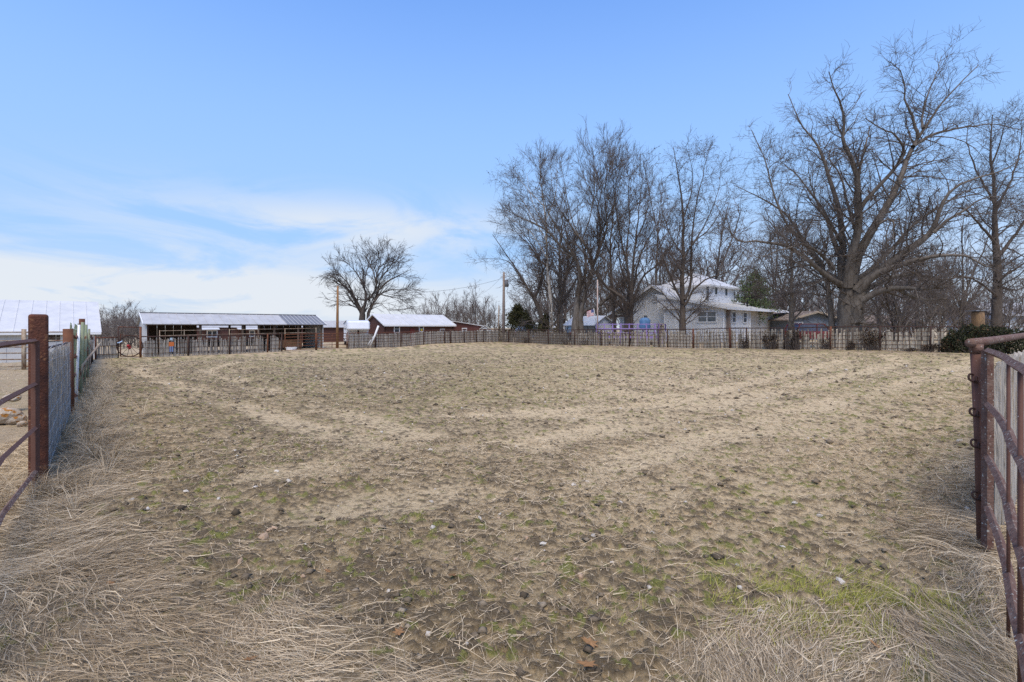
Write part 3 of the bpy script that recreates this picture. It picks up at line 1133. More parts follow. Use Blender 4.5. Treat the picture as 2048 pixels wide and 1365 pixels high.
tube_gate(LB, 570, 631, 1.40, 6, 'left of two rusty tube gates, beside the dark end of the shed', RUST_ORANGE)
tube_gate(LB, 634, 693, 1.38, 6, 'right of two rusty tube gates, in front of the white trailer', RUST_ORANGE)
for px, lab in ((632.5, 'rusty post between the two tube gates'), (695.5, 'rusty gate post at the start of the dense picket fence')):
    x, y, a = at_s(LB, s_of(LB, px))
    o = MB().tube([(x, y, gz(x, y) - .1), (x, y, gz(x, y) + 1.5)], .05, 8).build('gate_post', RUST, None, True)
    tag(o, lab, 'post')

# -- back fence from the gates to the far corner
sD0, sD1 = s_of(LB, 698), line_points(LB)[-1]
x0, y0, _ = at_s(LB, sD0)
f = thing('picket_fence', (x0, y0, gz(x0, y0)), 'dense grey brown picket fence running past the brown house to the far corner', 'fence', 'picket fences round the arena')
pickets(f, LB, sD0, sD1, .084, PK, PICKET, .03, (.93, 1.0), .012)
MB().tube(follow(LB, sD0, sD1, 1.39, 0), .036, 8).build('top_rail', RUST, f, True)
rods(f, LB, sD0, sD1, (.1, .34, .6, .86, 1.12), .5, 1.39, .012, -.012, WIRE_RUST)
for px in (750, 801, 847, 889, 900, 928, 952, 966):
    x, y, a = at_s(LB, s_of(LB, px))
    post(f, x + math.sin(a) * .07, y - math.cos(a) * .07, 1.42, .07 if px in (750, 900) else .045, RUST_DARK)
# white pole pieces leaning on that fence
for k, (pa, pb, lab) in enumerate((((740, 692), (757, 652), 'upper white plastic pipe leaning over the picket fence'), ((736, 690), (745, 674), 'short white plastic pipe low against the pickets'))):
    xp, yp = on_line(LB, pa[0])
    p, q = P(pa[0], pa[1], yp - .35), P(pb[0], pb[1], yp - .25)
    tag(MB().tube([p, (p + q) / 2 + Vector((.05, 0, 0)), q], .09 if k == 0 else .05, 8).build('plastic_pipe', WHITE, None, True), lab, 'pipe')

# -- far right fence
LR = LINE_R
sE0, sE1 = 0.0, s_of(LR, 2020)
x0, y0, _ = at_s(LR, sE0)
f = thing('picket_fence', (x0, y0, gz(x0, y0)), 'long brown picket fence with rusty wire panels before the white farmhouse', 'fence', 'picket fences round the arena')
pickets(f, LR, sE0, sE1, .084, PKB, PICKET_BROWN, .03, (.74, 1.08), .045, .08, zlift=lambda: random.uniform(0, .05))
MB().tube(follow(LR, sE0, sE1, 1.39, 0), .030, 8).build('top_rail', RUST_DARK, f, True)
rods(f, LR, sE0, sE1, (.12, .36, .62, .88, 1.12), .27, 1.38, .012, -.015, WIRE_RUST)
for px in (1018, 1058, 1098, 1150, 1203, 1260, 1319, 1336, 1387, 1461, 1493, 1570, 1660, 1760, 1860, 1960):
    x, y, a = at_s(LR, s_of(LR, px))
    post(f, x + math.sin(a) * .06, y - math.cos(a) * .06, 1.43, .065 if px in (1660, 1461, 1387) else .042, RUST if px in (1387, 1461, 1660) else RUST_DARK, lean=(random.gauss(0, .03), 0))

# -- left fence, close: wire mesh over grey pickets
LL = [NL, LC]
L_len = line_points(LL)[-1]
s0, s1 = .30, 5.6
f = thing('wire_fence', (NL[0], NL[1], gz(*NL)), 'grey wooden pickets behind welded wire mesh beside the thick rusty post', 'fence')
pickets(f, LL, s0, s1, .088, PKW, PICKET_WIRE, .02, (.96, 1.03), .02)
rods(f, LL, s0 - .1, s1, (.08, .25, .42, .60, .78, .96, 1.14, 1.27), .10, 1.28, .0035, -.02, WIRE, 'wire_mesh', .003)
MB().tube(follow(LL, s0 - .1, s1, 1.27, .03, .8), .016, 6).build('top_rail', RUST_DARK, f)
x, y, a = at_s(LL, .22)
MB().tube([(x, y, gz(x, y) - .2), (x, y, gz(x, y) + 1.30)], .028, 8).build('post', RUST_DARK, f, True)
for k in range(5):   # wire ties
    z = .35 + .22 * k
    MB().ring((x + .02, y - .02, gz(x, y) + z), Vector((1, 0, 0)), Vector((0, .8, .6)), .035, .004, 12, 4).build('wire_tie', WIRE_RUST, f)

# -- left fence: flaking green panels
x1_, y1_, _ = at_s(LL, 5.75)
o = MB().tube([(x1_, y1_, gz(x1_, y1_) - .15), (x1_ - .03, y1_, gz(x1_, y1_) + 1.52)], .075, 10).build('fence_post', RUST_ORANGE, None, True)
tag(o, 'orange rusty pipe post where the wire fence meets the green panels', 'post')
s0, s1 = 6.0, 21.5
x0, y0, _ = at_s(LL, s0)
f = thing('green_panel_fence', (x0, y0, gz(x0, y0)), 'flaking green picket panels banded with rusty bars on the left side', 'fence')
pickets(f, LL, s0, s1, .145, PKG, GREEN, .02, (.90, 1.02), .025)
for h in (.25, .62, 1.0, 1.38):
    pts = [p + Vector((random.gauss(0, .03), random.gauss(0, .03), random.gauss(0, .04))) for p in follow(LL, s0, s1, h, -.05, .7)]
    MB().tube(pts, .020, 6).build('rail', RUST_ORANGE, f, True)
for s in (8.0, 11.0, 15.0):
    x, y, a = at_s(LL, s)
    x += math.sin(a) * .09
    y -= math.cos(a) * .09
    z = gz(x, y)
    MB().tube([(x, y, z - .1), (x + .02, y, z + .8), (x + .05, y, z + 1.66)], .03, 8).build('brace_post', GREEN, f, True)
    MB().tube([(x + .1, y - .25, z + .1), (x + .05, y, z + .75), (x, y + .5, z + 1.15)], .022, 6).build('brace', PIPE_TAN, f, True)
x, y, a = at_s(LL, 7.1)
o = MB().tube([(x + .07, y - .02, gz(x, y) - .1), (x + .12, y, gz(x, y) + 1.60)], .022, 8).build('pale_pipe', WHITE, None, True)
tag(o, 'thin white pipe standing against the green panels', 'pipe')
x, y, a = at_s(LL, 16.2)
o = MB().tube([(x - .1, y, gz(x, y) - .1), (x - .1, y, 1.5 + 17 * y / 1024)], .085, 10).build('fence_post', RUST, None, True)
tag(o, 'tall rusty pipe post rising behind the green panels', 'post')
s0, s1 = 21.8, L_len - .1
x0, y0, _ = at_s(LL, s0)
f = thing('picket_fence', (x0, y0, gz(x0, y0)), 'far end of the left side fence, grey pickets up to the back corner', 'fence', 'picket fences round the arena')
pickets(f, LL, s0, s1, .095, PK, PICKET, .02)
MB().tube(follow(LL, s0, s1, 1.42, 0), .03, 8).build('top_rail', RUST, f, True)
for s in (22.0, 27.5, 33.0):
    x, y, a = at_s(LL, s)
    post(f, x, y, 1.5, .05, RUST_DARK)

# -- the thick rusty post and the left gate
z0 = gz(*NL)
lp = MB()
c = Vector((NL[0], NL[1], 0))
lp.box((c.x, c.y, z0 + .66), (.135, .135, 1.92), .72)
o = lp.build('gate_post', RUST)
bv = o.modifiers.new('b', 'BEVEL')
bv.width, bv.segments = .02, 2
tag(o, 'thick dark red rusty steel post beside the left gate', 'post')
LG = [Vector((-4.19, 4.50, 0)), Vector((-3.74, 3.87, 0)), Vector((-3.43, 3.44, 0)), Vector((-2.95, 2.85, 0)), Vector((-2.2, 2.0, 0))]
g = thing('entrance_gate', (LG[0].x, LG[0].y, 0), 'swung open brown tube gate at the left edge with bowed rails', 'gate', 'entrance gates')
for z in (1.38, 1.0, .615, .235):
    pts = [p + Vector((0, 0, z)) for p in LG]
    MB().tube(pts, .021, 4).build('rail', LICHEN_PIPE if z < .3 else PIPE, g)
for p, z1 in ((LG[0], 1.38), (LG[-1], 1.38)):
    MB().bar(p + Vector((0, 0, .02)), p + Vector((0, 0, z1)), .042).build('stile', PIPE, g)
p = (LG[2] + LG[3]) / 2
hg = MB()
for z in (.62, 1.13):
    hg.ring((NL[0] + .075, NL[1] - .10, z), Vector((1, 0, 0)), Vector((0, 1, 0)), .022, .008, 12, 5)
hg.build('hinge', RUST_DARK, g)

# -- right post, its rail fence and the right gate
zr = gz(*NR)
pr = thing('rail_fence', (NR[0], NR[1], zr), 'weathered grey board fence under a lichen spotted pipe rail at the right edge', 'fence')
lean = Vector((-.045, 0, 0))
MB().tube([(NR[0] + .02, NR[1], zr - .2), (NR[0] + .0, NR[1], .7), (NR[0] - .03, NR[1], 1.345)], .034, 14).build('post', PIPE, pr, True)
MB().tube([(NR[0] - .03, NR[1], 1.325), (NR[0] - .03, NR[1], 1.385)], .037, 14).build('post_cap', LICHEN_PIPE, pr, True)
LRr = [NR, RC]
rl = []
for s in (-.05, .5, 2, 4, 7, 12, 18):
    x, y, a = at_s(LRr, max(s, 0))
    if s < 0:
        x, y = x - .07, y - .03
    rl.append(Vector((x - .03 * (s < 1), y, gz(x, y) + 1.395 + .02 * min(s, 3) / 3)))
MB().tube(rl, .030, 12).build('top_rail', LICHEN_PIPE, pr, True)
pickets(pr, LRr, .42, 16, .118, PKN, PICKET_NEAR, -.05, (.955, 1.01), .012)
for s in (6.0, 9, 12, 15):
    x, y, a = at_s(LRr, s)
    x += -math.sin(a) * .04
    y += math.cos(a) * .04
    MB().tube([(x, y, gz(x, y) - .1), (x, y, gz(x, y) + 1.40)], .020, 8).build('post', PIPE, pr, True)
for k, z in enumerate((1.16, .93, .72, .37)):
    x = NR[0] - .066 + .008 * k
    q = MB().ring((x, NR[1] - .01, z), Vector((1, 0, 0)), Vector((0, .35, .94)), .026, .007, 14, 6)
    q.ring((x + .01, NR[1] - .03, z - .01), Vector((.8, .6, 0)), Vector((0, .2, .97)), .018, .006, 12, 5)
    q.build('hook', RUST_DARK, pr, True)

RG = [Vector((3.12, 3.36, 0)), Vector((2.73, 2.87, 0)), Vector((2.42, 2.50, 0)), Vector((2.12, 2.165, 0)), Vector((1.82, 1.81, 0)), Vector((1.42, 1.36, 0)), Vector((.95, .82, 0))]
g = thing('entrance_gate', (RG[0].x, RG[0].y, 0), 'brown tube gate at the right edge with white droppings on its rails', 'gate', 'entrance gates')
for z in (1.345, .996, .652, .32):
    MB().tube([p + Vector((0, 0, z)) for p in RG], .021, 4).build('rail', LICHEN_PIPE, g)
MB().bar(RG[0] + Vector((0, 0, .05)), RG[0] + Vector((0, 0, 1.35)), .044).build('stile', LICHEN_PIPE, g)
for px, top in ((2017, 1.33), (2041, 1.33)):
    k = (px - 1024) / 1024
    for a, b in zip(RG, RG[1:]):
        t = (k * a.y - a.x) / ((b.x - a.x) - k * (b.y - a.y))
        if 0 <= t <= 1:
            p = a.lerp(b, t)
            MB().tube([p + Vector((-.012, -.012, .03)), p + Vector((-.012, -.012, top))], .0075 if px < 2030 else .009, 8).build('stay', PIPE, g, True)
MB().bar(RG[-1] + Vector((0, 0, .05)), RG[-1] + Vector((0, 0, 1.35)), .044).build('stile', PIPE, g)

# -- pale pipe corral beyond the left fence
def corral(name, pts, rails, label, mat, pr_=.05, group=None, rr=.03, top=1.75, vert=None):
    f = thing(name, (pts[0][0], pts[0][1], gz(*pts[0])), label, 'fence', group)
    for x, y in pts:
        MB().tube([(x, y, gz(x, y) - .1), (x, y, gz(x, y) + top)], pr_, 8).build('post', mat, f, True)
    for (a, b) in zip(pts, pts[1:]):
        for h in rails:
            MB().tube([(a[0], a[1], gz(*a) + h), (b[0], b[1], gz(*b) + h)], rr, 6).build('rail', mat, f, True)
        if vert:
            n = int(math.hypot(b[0] - a[0], b[1] - a[1]) / vert)
            for k in range(1, n):
                x, y = a[0] + (b[0] - a[0]) * k / n, a[1] + (b[1] - a[1]) * k / n
                MB().tube([(x, y, gz(x, y) + .1), (x, y, gz(x, y) + top)], rr * .8, 6).build('upright', mat, f, True)
    return f


corral('pipe_corral', [(-33, 20.5), (-24.6, 21.6), (-21.0, 22.0), (-20.85, 21.9), (-19.3, 22.4)], (.15, .45, .72, .98, 1.25, 1.62),
       'pale weathered pipe corral panels in front of the white barn', PIPE_TAN, .06)
corral('pipe_corral', [(-25.6, 37.2), (-22.3, 40.4), (-19.2, 43.3), (-17.3, 45.2)], (1.5, 1.85),
       'pale pipe pen rails standing between picket fence and open shed', PIPE_TAN, .03, None, .022, 1.9, 1.5)

# ------------------------------------------------------------------ stones
def stone_mesh(name, seed, amp=.35, flat=.7):
    r = np.random.default_rng(seed)
    t = (1 + 5 ** .5) / 2
    V = np.array([(-1, t, 0), (1, t, 0), (-1, -t, 0), (1, -t, 0), (0, -1, t), (0, 1, t), (0, -1, -t), (0, 1, -t), (t, 0, -1), (t, 0, 1), (-t, 0, -1), (-t, 0, 1)], float)
    V /= np.linalg.norm(V, axis=1)[:, None]
    F = [(0, 11, 5), (0, 5, 1), (0, 1, 7), (0, 7, 10), (0, 10, 11), (1, 5, 9), (5, 11, 4), (11, 10, 2), (10, 7, 6), (7, 1, 8), (3, 9, 4), (3, 4, 2), (3, 2, 6), (3, 6, 8), (3, 8, 9), (4, 9, 5), (2, 4, 11), (6, 2, 10), (8, 6, 7), (9, 8, 1)]
    V = V * (1 + r.uniform(-amp, amp, (12, 1))) * np.array([1, r.uniform(.6, .95), flat])
    return np_mesh(name, V, np.array(F), False)


SM = [stone_mesh('stone', k, .3, .62) for k in range(8)]
spots = [(528, 1075, .11, 1), (540, 1062, .05, 1), (778, 1183, .042, 0), (865, 1063, .055, 0), (1053, 1080, .05, 1), (1086, 1096, .055, 0),
         (1187, 1077, .075, 0), (1304, 1069, .05, 0), (1032, 1119, .045, 1), (1480, 1178, .045, 0), (1523, 1226, .042, 0), (1590, 1007, .055, 0),
         (1298, 1178, .04, 0), (1000, 1030, .035, 0), (960, 1043, .045, 0), (1147, 972, .06, 0), (998, 1036, .035, 1), (863, 1000, .05, 0),
         (1565, 1095, .04, 0), (1475, 1131, .045, 0), (1680, 1162, .055, 0), (1775, 1002, .05, 0), (1935, 1024, .075, 0), (1920, 886, .09, 0),
         (858, 1266, .05, 0), (934, 1293, .022, 0), (437, 998, .05, 0), (372, 990, .055, 0), (265, 1003, .05, 0), (578, 970, .06, 0),
         (1224, 1128, .045, 0), (999, 1166, .035, 1), (1085, 1128, .04, 1), (1160, 1151, .05, 1), (550, 1060, .05, 1), (480, 1127, .05, 1),
         (605, 1155, .04, 1), (1700, 1211, .05, 1), (1780, 1043, .06, 1), (860, 903, .07, 0), (763, 862, .07, 0), (554, 940, .06, 0),
         (645, 893, .055, 0), (470, 905, .06, 0), (1370, 858, .06, 0), (1148, 835, .06, 0), (920, 810, .06, 0), (1148, 972, .05, 0),
         (1455, 750, .09, 0), (1640, 1030, .05, 0), (1262, 1130, .04, 0), (1418, 1051, .06, 1), (1240, 1012, .045, 0), (1370, 1008, .05, 0), (1175, 965, .05, 0)]
for k, (px, py, sz, tan) in enumerate(spots):
    d = EYE * 1024 / (py - 655)
    x, y = (px - 1024) / 1024 * d, d
    o = link_mesh('stone', SM[k % 8] if tan == 0 else SM[(k + 3) % 8].copy(), None)
    if not o.data.materials:
        o.data.materials.append(STONE)
    if tan:
        o.data.materials.clear()
        o.data.materials.append(STONE_TAN)
    s = sz * .5
    o.location = (x, y, float(ground_h([x], [y])[0]) + s * .25)
    o.scale = (s * random.uniform(.85, 1.2), s * random.uniform(.8, 1.1), s * random.uniform(.8, 1.1))
    o.rotation_euler = (random.uniform(-.3, .3), random.uniform(-.3, .3), random.uniform(0, 6.28))
    tag(o, 'small tan or rusty stone lying on the arena soil' if tan else 'small whitish stone lying on the arena soil', 'stone', 'tan stones on the soil' if tan else 'white stones on the soil')
x, y = scatter(1100, (-16, 16), (3, 24))
keep = inside(x, y) & (straw_mask(x, y) < .4) & (RNG.random(1100) < np.clip(12 / y, .3, 1))
x, y = x[keep], y[keep]
n = len(x)
lumps('gravel', x, y, RNG.gamma(1.6, .005, n) * np.clip(y / 8, 1, 2) + .004, RNG.uniform(.5, .9, n), np.ones(n),
      M('pale_gravel', (.55, .52, .48), (.42, .37, .31), 12, .9), 'pale gravel chips scattered over the arena soil', 'gravel')
# ochre boulders outside the left fence
for k, (px, py, sz, lab) in enumerate(((8, 838, .34, 'ochre stained boulder at the left picture edge behind the gate'), (30, 836, .24, 'pale boulder between the ochre one and the thick post'),
                                       (26, 812, .22, 'upper flat stone of the boulder heap behind the left gate'), (45, 842, .12, 'small stone at the foot of the boulder heap near the post'))):
    d = EYE * 1024 / (py + 6 - 655)
    x, y = (px - 1024) / 1024 * d, d
    me = stone_mesh('boulder', 70 + k, .28, .75)
    o = link_mesh('boulder', me, STONE_RUST)
    o.location = (x, y, gz(x, y) + sz * .35 + (.18 if k == 2 else 0))
    o.scale = (sz * (1.5 if k == 2 else 1), sz, sz * (.5 if k == 2 else .8))
    o.rotation_euler = (random.uniform(-.3, .3), random.uniform(-.3, .3), random.uniform(0, 6.28))
    sd = o.modifiers.new('s', 'SUBSURF')
    sd.levels = sd.render_levels = 1
    tag(o, lab, 'boulder')

# fallen oak leaves
def leaf_mesh(seed):
    r = random.Random(seed)
    out = []
    for k in range(14):
        a = math.pi * 2 * k / 14
        rad = (1.0 if k % 2 == 0 else .55) * r.uniform(.8, 1.1)
        out.append((math.cos(a) * rad, math.sin(a) * rad * .55))
    vs = [(0, 0, .12)] + [(x, y, r.uniform(-.05, .3) * (x * x + y * y)) for x, y in out]
    vs += [(x, y, z - .03) for x, y, z in vs]
    fs = [(0, 1 + k, 1 + (k + 1) % 14) for k in range(14)]
    fs += [(15, 16 + (k + 1) % 14, 16 + k) for k in range(14)]
    me = bpy.data.meshes.new('oak_leaf')
    me.from_pydata(vs, [], fs)
    at = me.attributes.new('tone', 'FLOAT', 'POINT')
    t = r.random()
    at.data.foreach_set('value', [t] * len(vs))
    me.update()
    return me


LMs = [leaf_mesh(k) for k in range(5)]
LEAF_LABELS = ['left of two oak leaves side by side on the left straw', 'right of two oak leaves side by side on the left straw', 'brown oak leaf at the bottom edge left of centre',
               'oak leaf on soil where the left straw meets the arena', 'small oak leaf in straw right of the thick post', 'small oak leaf at the left edge below the open gate',
               'large curled oak leaf near the foot of the thick rusty post', 'brown oak leaf on dark soil left of the picture centre line', 'faded oak leaf in straw below the leaf on dark soil',
               'lower of two big oak leaves at the bottom near the centre', 'upper of two big oak leaves at the bottom near the centre', 'oak leaf left of the foot of the right gate post',
               'oak leaf right at the foot of the right gate post', 'oak leaf lying beside the left fence on the arena side', 'small oak leaf beside the left fence nearer the wire mesh',
               'oak leaf in the green tinged straw at the lower right', 'oak leaf at the left edge between gate rails and straw']
for k, (px, py, sz) in enumerate(((172, 1166, .06), (222, 1174, .06), (500, 1330, .07), (655, 1145, .06), (310, 1066, .05), (60, 1190, .05), (180, 1000, .13), (905, 1160, .09),
                                  (798, 1272, .10), (1175, 1345, .11), (1180, 1290, .12), (1905, 1126, .06), (1962, 1118, .07), (250, 842, .09), (195, 897, .06), (1750, 1290, .06), (40, 1090, .05))):
    d = EYE * 1024 / (py - 655)
    x, y = (px - 1024) / 1024 * d, d
    o = link_mesh('oak_leaf', LMs[k % 5], DEADLEAF)
    o.location = (x, y, float(ground_h([x], [y])[0]) + .025)
    o.scale = (sz * .5,) * 3
    o.rotation_euler = (random.uniform(-.5, .5), random.uniform(-.5, .5), random.uniform(0, 6.28))
    tag(o, LEAF_LABELS[k], 'leaf', 'fallen oak leaves')
# ------------------------------------------------------------------ buildings
class Frame:
    """plan frame: origin, u along the front, v to the back"""
    def __init__(s, o, u, v=None):
        s.o = Vector((o[0], o[1], 0))
        s.u = Vector((u[0], u[1], 0)).normalized()
        s.v = Vector((v[0], v[1], 0)).normalized() if v else Vector((-s.u.y, s.u.x, 0))

    def __call__(s, a, b, z):
        p = s.o + s.u * a + s.v * b
        return Vector((p.x, p.y, z))


def clap(mb, F, top, a0, a1, b, z0, face, lap=.125, along='a'):
    """lapped boards on a wall. top(a) gives the wall height; along 'a' at fixed b, or along 'b' at fixed a"""
    z = z0
    while True:
        zz = z + lap
        xs = np.linspace(a0, a1, 41)
        ok = [q for q in xs if top(q) >= z + lap * .5]
        if not ok:
            break
        q0, q1 = min(ok), max(ok)
        if q1 - q0 < .05:
            break
        o = .02 * face

        def G(q, w, h):
            return F(q, b + w, h) if along == 'a' else F(b + w, q, h)
        vs = [G(q0, o, z), G(q1, o, z), G(q1, 0, min(zz, top(q1) if top(q1) > z else zz)), G(q0, 0, min(zz, top(q0) if top(q0) > z else zz)), G(q0, 0, z), G(q1, 0, z)]
        mb.add(vs, [(0, 1, 2, 3), (4, 5, 1, 0)])
        z = zz
    return mb


def window(parent, F, q0, q1, z0, z1, b, out, along='a', panes=(1, 2), glass=None, trim=.10, name='window'):
    """framed window proud of a wall; out is the sign of the outward side"""
    def G(q, w, h):
        return F(q, b + w * out, h) if along == 'a' else F(b + w * out, q, h)
    fr = MB()
    def bx(qa, qb, za, zb, w0, w1):
        vs = [G(qa, w0, za), G(qb, w0, za), G(qb, w0, zb), G(qa, w0, zb), G(qa, w1, za), G(qb, w1, za), G(qb, w1, zb), G(qa, w1, zb)]
        fr.add(vs, [(3, 2, 1, 0), (4, 5, 6, 7), (0, 1, 5, 4), (1, 2, 6, 5), (2, 3, 7, 6), (3, 0, 4, 7)])
    bx(q0 - trim, q0, z0 - trim, z1 + trim, -.02, .06)
    bx(q1, q1 + trim, z0 - trim, z1 + trim, -.02, .06)
    bx(q0, q1, z1, z1 + trim, -.02, .06)
    bx(q0, q1, z0 - trim, z0, -.02, .075)
    nx, nz = panes
    for k in range(1, nx):
        q = q0 + (q1 - q0) * k / nx
        bx(q - .05, q + .05, z0, z1, -.02, .05)
    for k in range(1, nz):
        z = z0 + (z1 - z0) * k / nz
        bx(q0, q1, z - .025, z + .025, -.02, .045)
    w = fr.build(name, WHITE, parent)
    g = MB().add([G(q0, .022, z0), G(q1, .022, z0), G(q1, .022, z1), G(q0, .022, z1)], [(0, 1, 2, 3)])
    g.build('pane', glass or GLASS, w)
    return w


def roof_plane(parent, a, b, c, d, t, mat, name='roof', seams=0, seam_mat=None):
    """a-b along the eave, d-c along the ridge; real thickness t, with raised seams"""
    a, b, c, d = Vector(a), Vector(b), Vector(c), Vector(d)
    n = (b - a).cross(d - a).normalized()
    if n.z < 0:
        n = -n
    r = MB().slab([a, b, c, d], -n * t).build(name, mat, parent)
    if seams:
        q = MB()
        for k in range(seams + 1):
            f = k / seams
            q.bar(a.lerp(b, f) + n * .012, d.lerp(c, f) + n * .012, .05, .03, n)
        q.build('seam', seam_mat or mat, r)
    return r


# -- white barn at the left
B = Frame((-32.6 - .756 * 26, 40.2 - .654 * 26), (.756, .654))
gb = gz(-34, 37) - .1
ez, rz_ = 1.22, 3.72
blen = 26.0
bn = thing('barn', B(blen / 2, 0, gb), 'long white metal barn with a huge white roof at the left', 'barn')
w = MB()
w.slab([B(0, 0, gb - .3), B(blen, 0, gb - .3), B(blen, 0, ez), B(0, 0, ez)], B.v * .15)
w.slab([B(blen, 0, gb - .3), B(blen, 12, gb - .3), B(blen, 12, ez), B(blen, 6, rz_ - .12), B(blen, 0, ez)], -B.u * .15)
w.slab([B(0, 12, gb - .3), B(blen, 12, gb - .3), B(blen, 12, ez), B(0, 12, ez)], -B.v * .15)
w.slab([B(0, 0, gb - .3), B(0, 12, gb - .3), B(0, 12, ez), B(0, 6, rz_ - .12), B(0, 0, ez)], B.u * .15)
w.build('wall', WHITE_METAL, bn)
roof_plane(bn, B(-.3, -.35, ez - .10), B(blen + .25, -.35, ez - .10), B(blen + .25, 6, rz_), B(-.3, 6, rz_), .08, WHITE_METAL, seams=32)
roof_plane(bn, B(-.3, 12.35, ez - .10), B(blen + .25, 12.35, ez - .10), B(blen + .25, 6, rz_), B(-.3, 6, rz_), .08, WHITE_METAL)
MB().bar(B(-.3, -.37, ez - .2), B(blen + .25, -.37, ez - .2), .05, .16).build('fascia', WHITE, bn)
pl = MB()
for k in range(34):
    q = k * .9 + .2
    if q < blen:
        pl.bar(B(q, -.015, gb - .2), B(q, -.015, ez - .02), .04, .03, B.v)
pl.build('wall_rib', WHITE_METAL, bn)
def b_at(px):
    k = (px - 1024) / 1024
    return (k * B.o.y - B.o.x) / (B.u.x - k * B.u.y)
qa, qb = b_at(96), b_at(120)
op = MB().slab([B(qa, -.01, .42), B(qb, -.01, .42), B(qb, -.01, 1.0), B(qa, -.01, 1.0)], -B.v * .02).build('opening', M('barn_interior_shade', (.05, .04, .035), (.08, .06, .05), 2, .9), bn)  # dark sheet on the solid wall; its colour stands in for the shaded inside
MB().bar(B(qa, -.05, .70), B(qb, -.05, .70), .04, .05).build('opening_bar', PIPE_TAN, op)

# -- long open shed
S = Frame((-28.6, 40.0), (10.4, 9.0))
slen, sdep = 13.9, 5.2
gs = gz(-24, 45) - .05
sh = thing('open_shed', S(slen / 2, 0, gs), 'long open fronted livestock shed with grey ribbed metal roof', 'shed')
ez, rz_ = 1.76, 2.70
roof_plane(sh, S(-.2, -.25, ez), S(10.5, -.25, ez), S(10.5, 2.6, rz_), S(-.2, 2.6, rz_), .05, GALV, seams=17)
roof_plane(sh, S(10.51, -.25, ez), S(slen + .2, -.25, ez), S(slen + .2, 2.6, rz_), S(10.51, 2.6, rz_), .05, GALV_DARK, seams=10, seam_mat=GALV)
roof_plane(sh, S(-.2, 5.45, ez), S(slen + .2, 5.45, ez), S(slen + .2, 2.6, rz_), S(-.2, 2.6, rz_), .05, GALV)
MB().bar(S(-.22, 2.6, rz_ + .02), S(slen + .22, 2.6, rz_ + .02), .25, .05).build('ridge_cap', GALV_DARK, sh)
for q, mt in ((0, WHITE_METAL), (slen, WHITE_METAL)):
    MB().slab([S(q, 0, gs), S(q, sdep, gs), S(q, sdep, ez + .04), S(q, 2.6, rz_ - .07), S(q, 0, ez + .04)], S.u * (.06 if q == 0 else -.06)).build('end_wall', mt, sh)
# rake trim
for q in (-.21, slen + .21):
    MB().bar(S(q, -.28, ez - .03), S(q, 2.6, rz_ - .03), .05, .16).build('rake_trim', WHITE, sh)
for q0, q1 in ((.08, 4.3), (9.4, slen - .08)):
    for k in range(int((q1 - q0) / .6)):
        q = q0 + k * .6
        MB().slab([S(q, sdep - .05, gs), S(q + .585, sdep - .05, gs), S(q + .585, sdep - .05, ez + .05), S(q, sdep - .05, ez + .05)], S.v * .03).build('back_board', DARKWOOD, sh)
for q in (.1, 3.7, 6.9, 8.2, 9.5, 11.6, slen - .15):
    MB().bar(S(q, .1, gs - .1), S(q, .1, ez + .05), .15).build('post', RUST_DARK if q < 1 else DARKWOOD, sh)
    MB().bar(S(q, sdep - .25, gs - .1), S(q, sdep - .25, ez), .15).build('post', DARKWOOD, sh)
MB().bar(S(.1, .1, ez - .02), S(slen - .1, .1, ez - .02), .08, .2).build('header', DARKWOOD, sh)
for q in np.linspace(.8, slen - .8, 16):
    MB().bar(S(q, .05, ez - .02), S(q, 2.6, rz_ - .12), .05, .12).build('rafter', DARKWOOD, sh)
    MB().bar(S(q, 5.2, ez - .02), S(q, 2.6, rz_ - .12), .05, .12).build('rafter', DARKWOOD, sh)
# low dark feed bunk along the middle, plywood by the gate, clutter
fb = thing('feed_bunk', S(6, 3.0, gs), 'low dark feed bunk running through the open shed', 'feed bunk')
MB().box(S(6.3, 3.0, gs + .60), (7.6, .7, .12), math.atan2(S.u.y, S.u.x)).build('trough', DARKWOOD, fb)
MB().box(S(6.3, 2.7, gs + .85), (7.6, .06, .55), math.atan2(S.u.y, S.u.x)).build('trough_side', BLACK, fb)
for q in (2.8, 5, 7.4, 9.8):
    MB().box(S(q, 3.0, gs + .27), (.12, .6, .54), math.atan2(S.u.y, S.u.x)).build('leg', DARKWOOD, fb)
o = MB().box(S(11.1, .9, gs + .75), (2.2, .08, .75), math.atan2(S.u.y, S.u.x)).build('plywood_panel', HAYWOOD)
tag(o, 'brown plywood panel inside the dark right end of the shed', 'panel')
bt = thing('water_tank', S(11.0, .25, gs), 'white plastic water tub behind the left tube gate', 'tub')
MB().tube([S(11.0, .2, gs), S(11.0, .2, gs + .42)], [.42, .48], 14, True).build('tub_body', WHITE, bt, True)
MB().ring(S(11.0, .2, gs + .42), Vector((1, 0, 0)), Vector((0, 1, 0)), .48, .03, 18, 6).build('tub_rim', WHITE, bt, True)

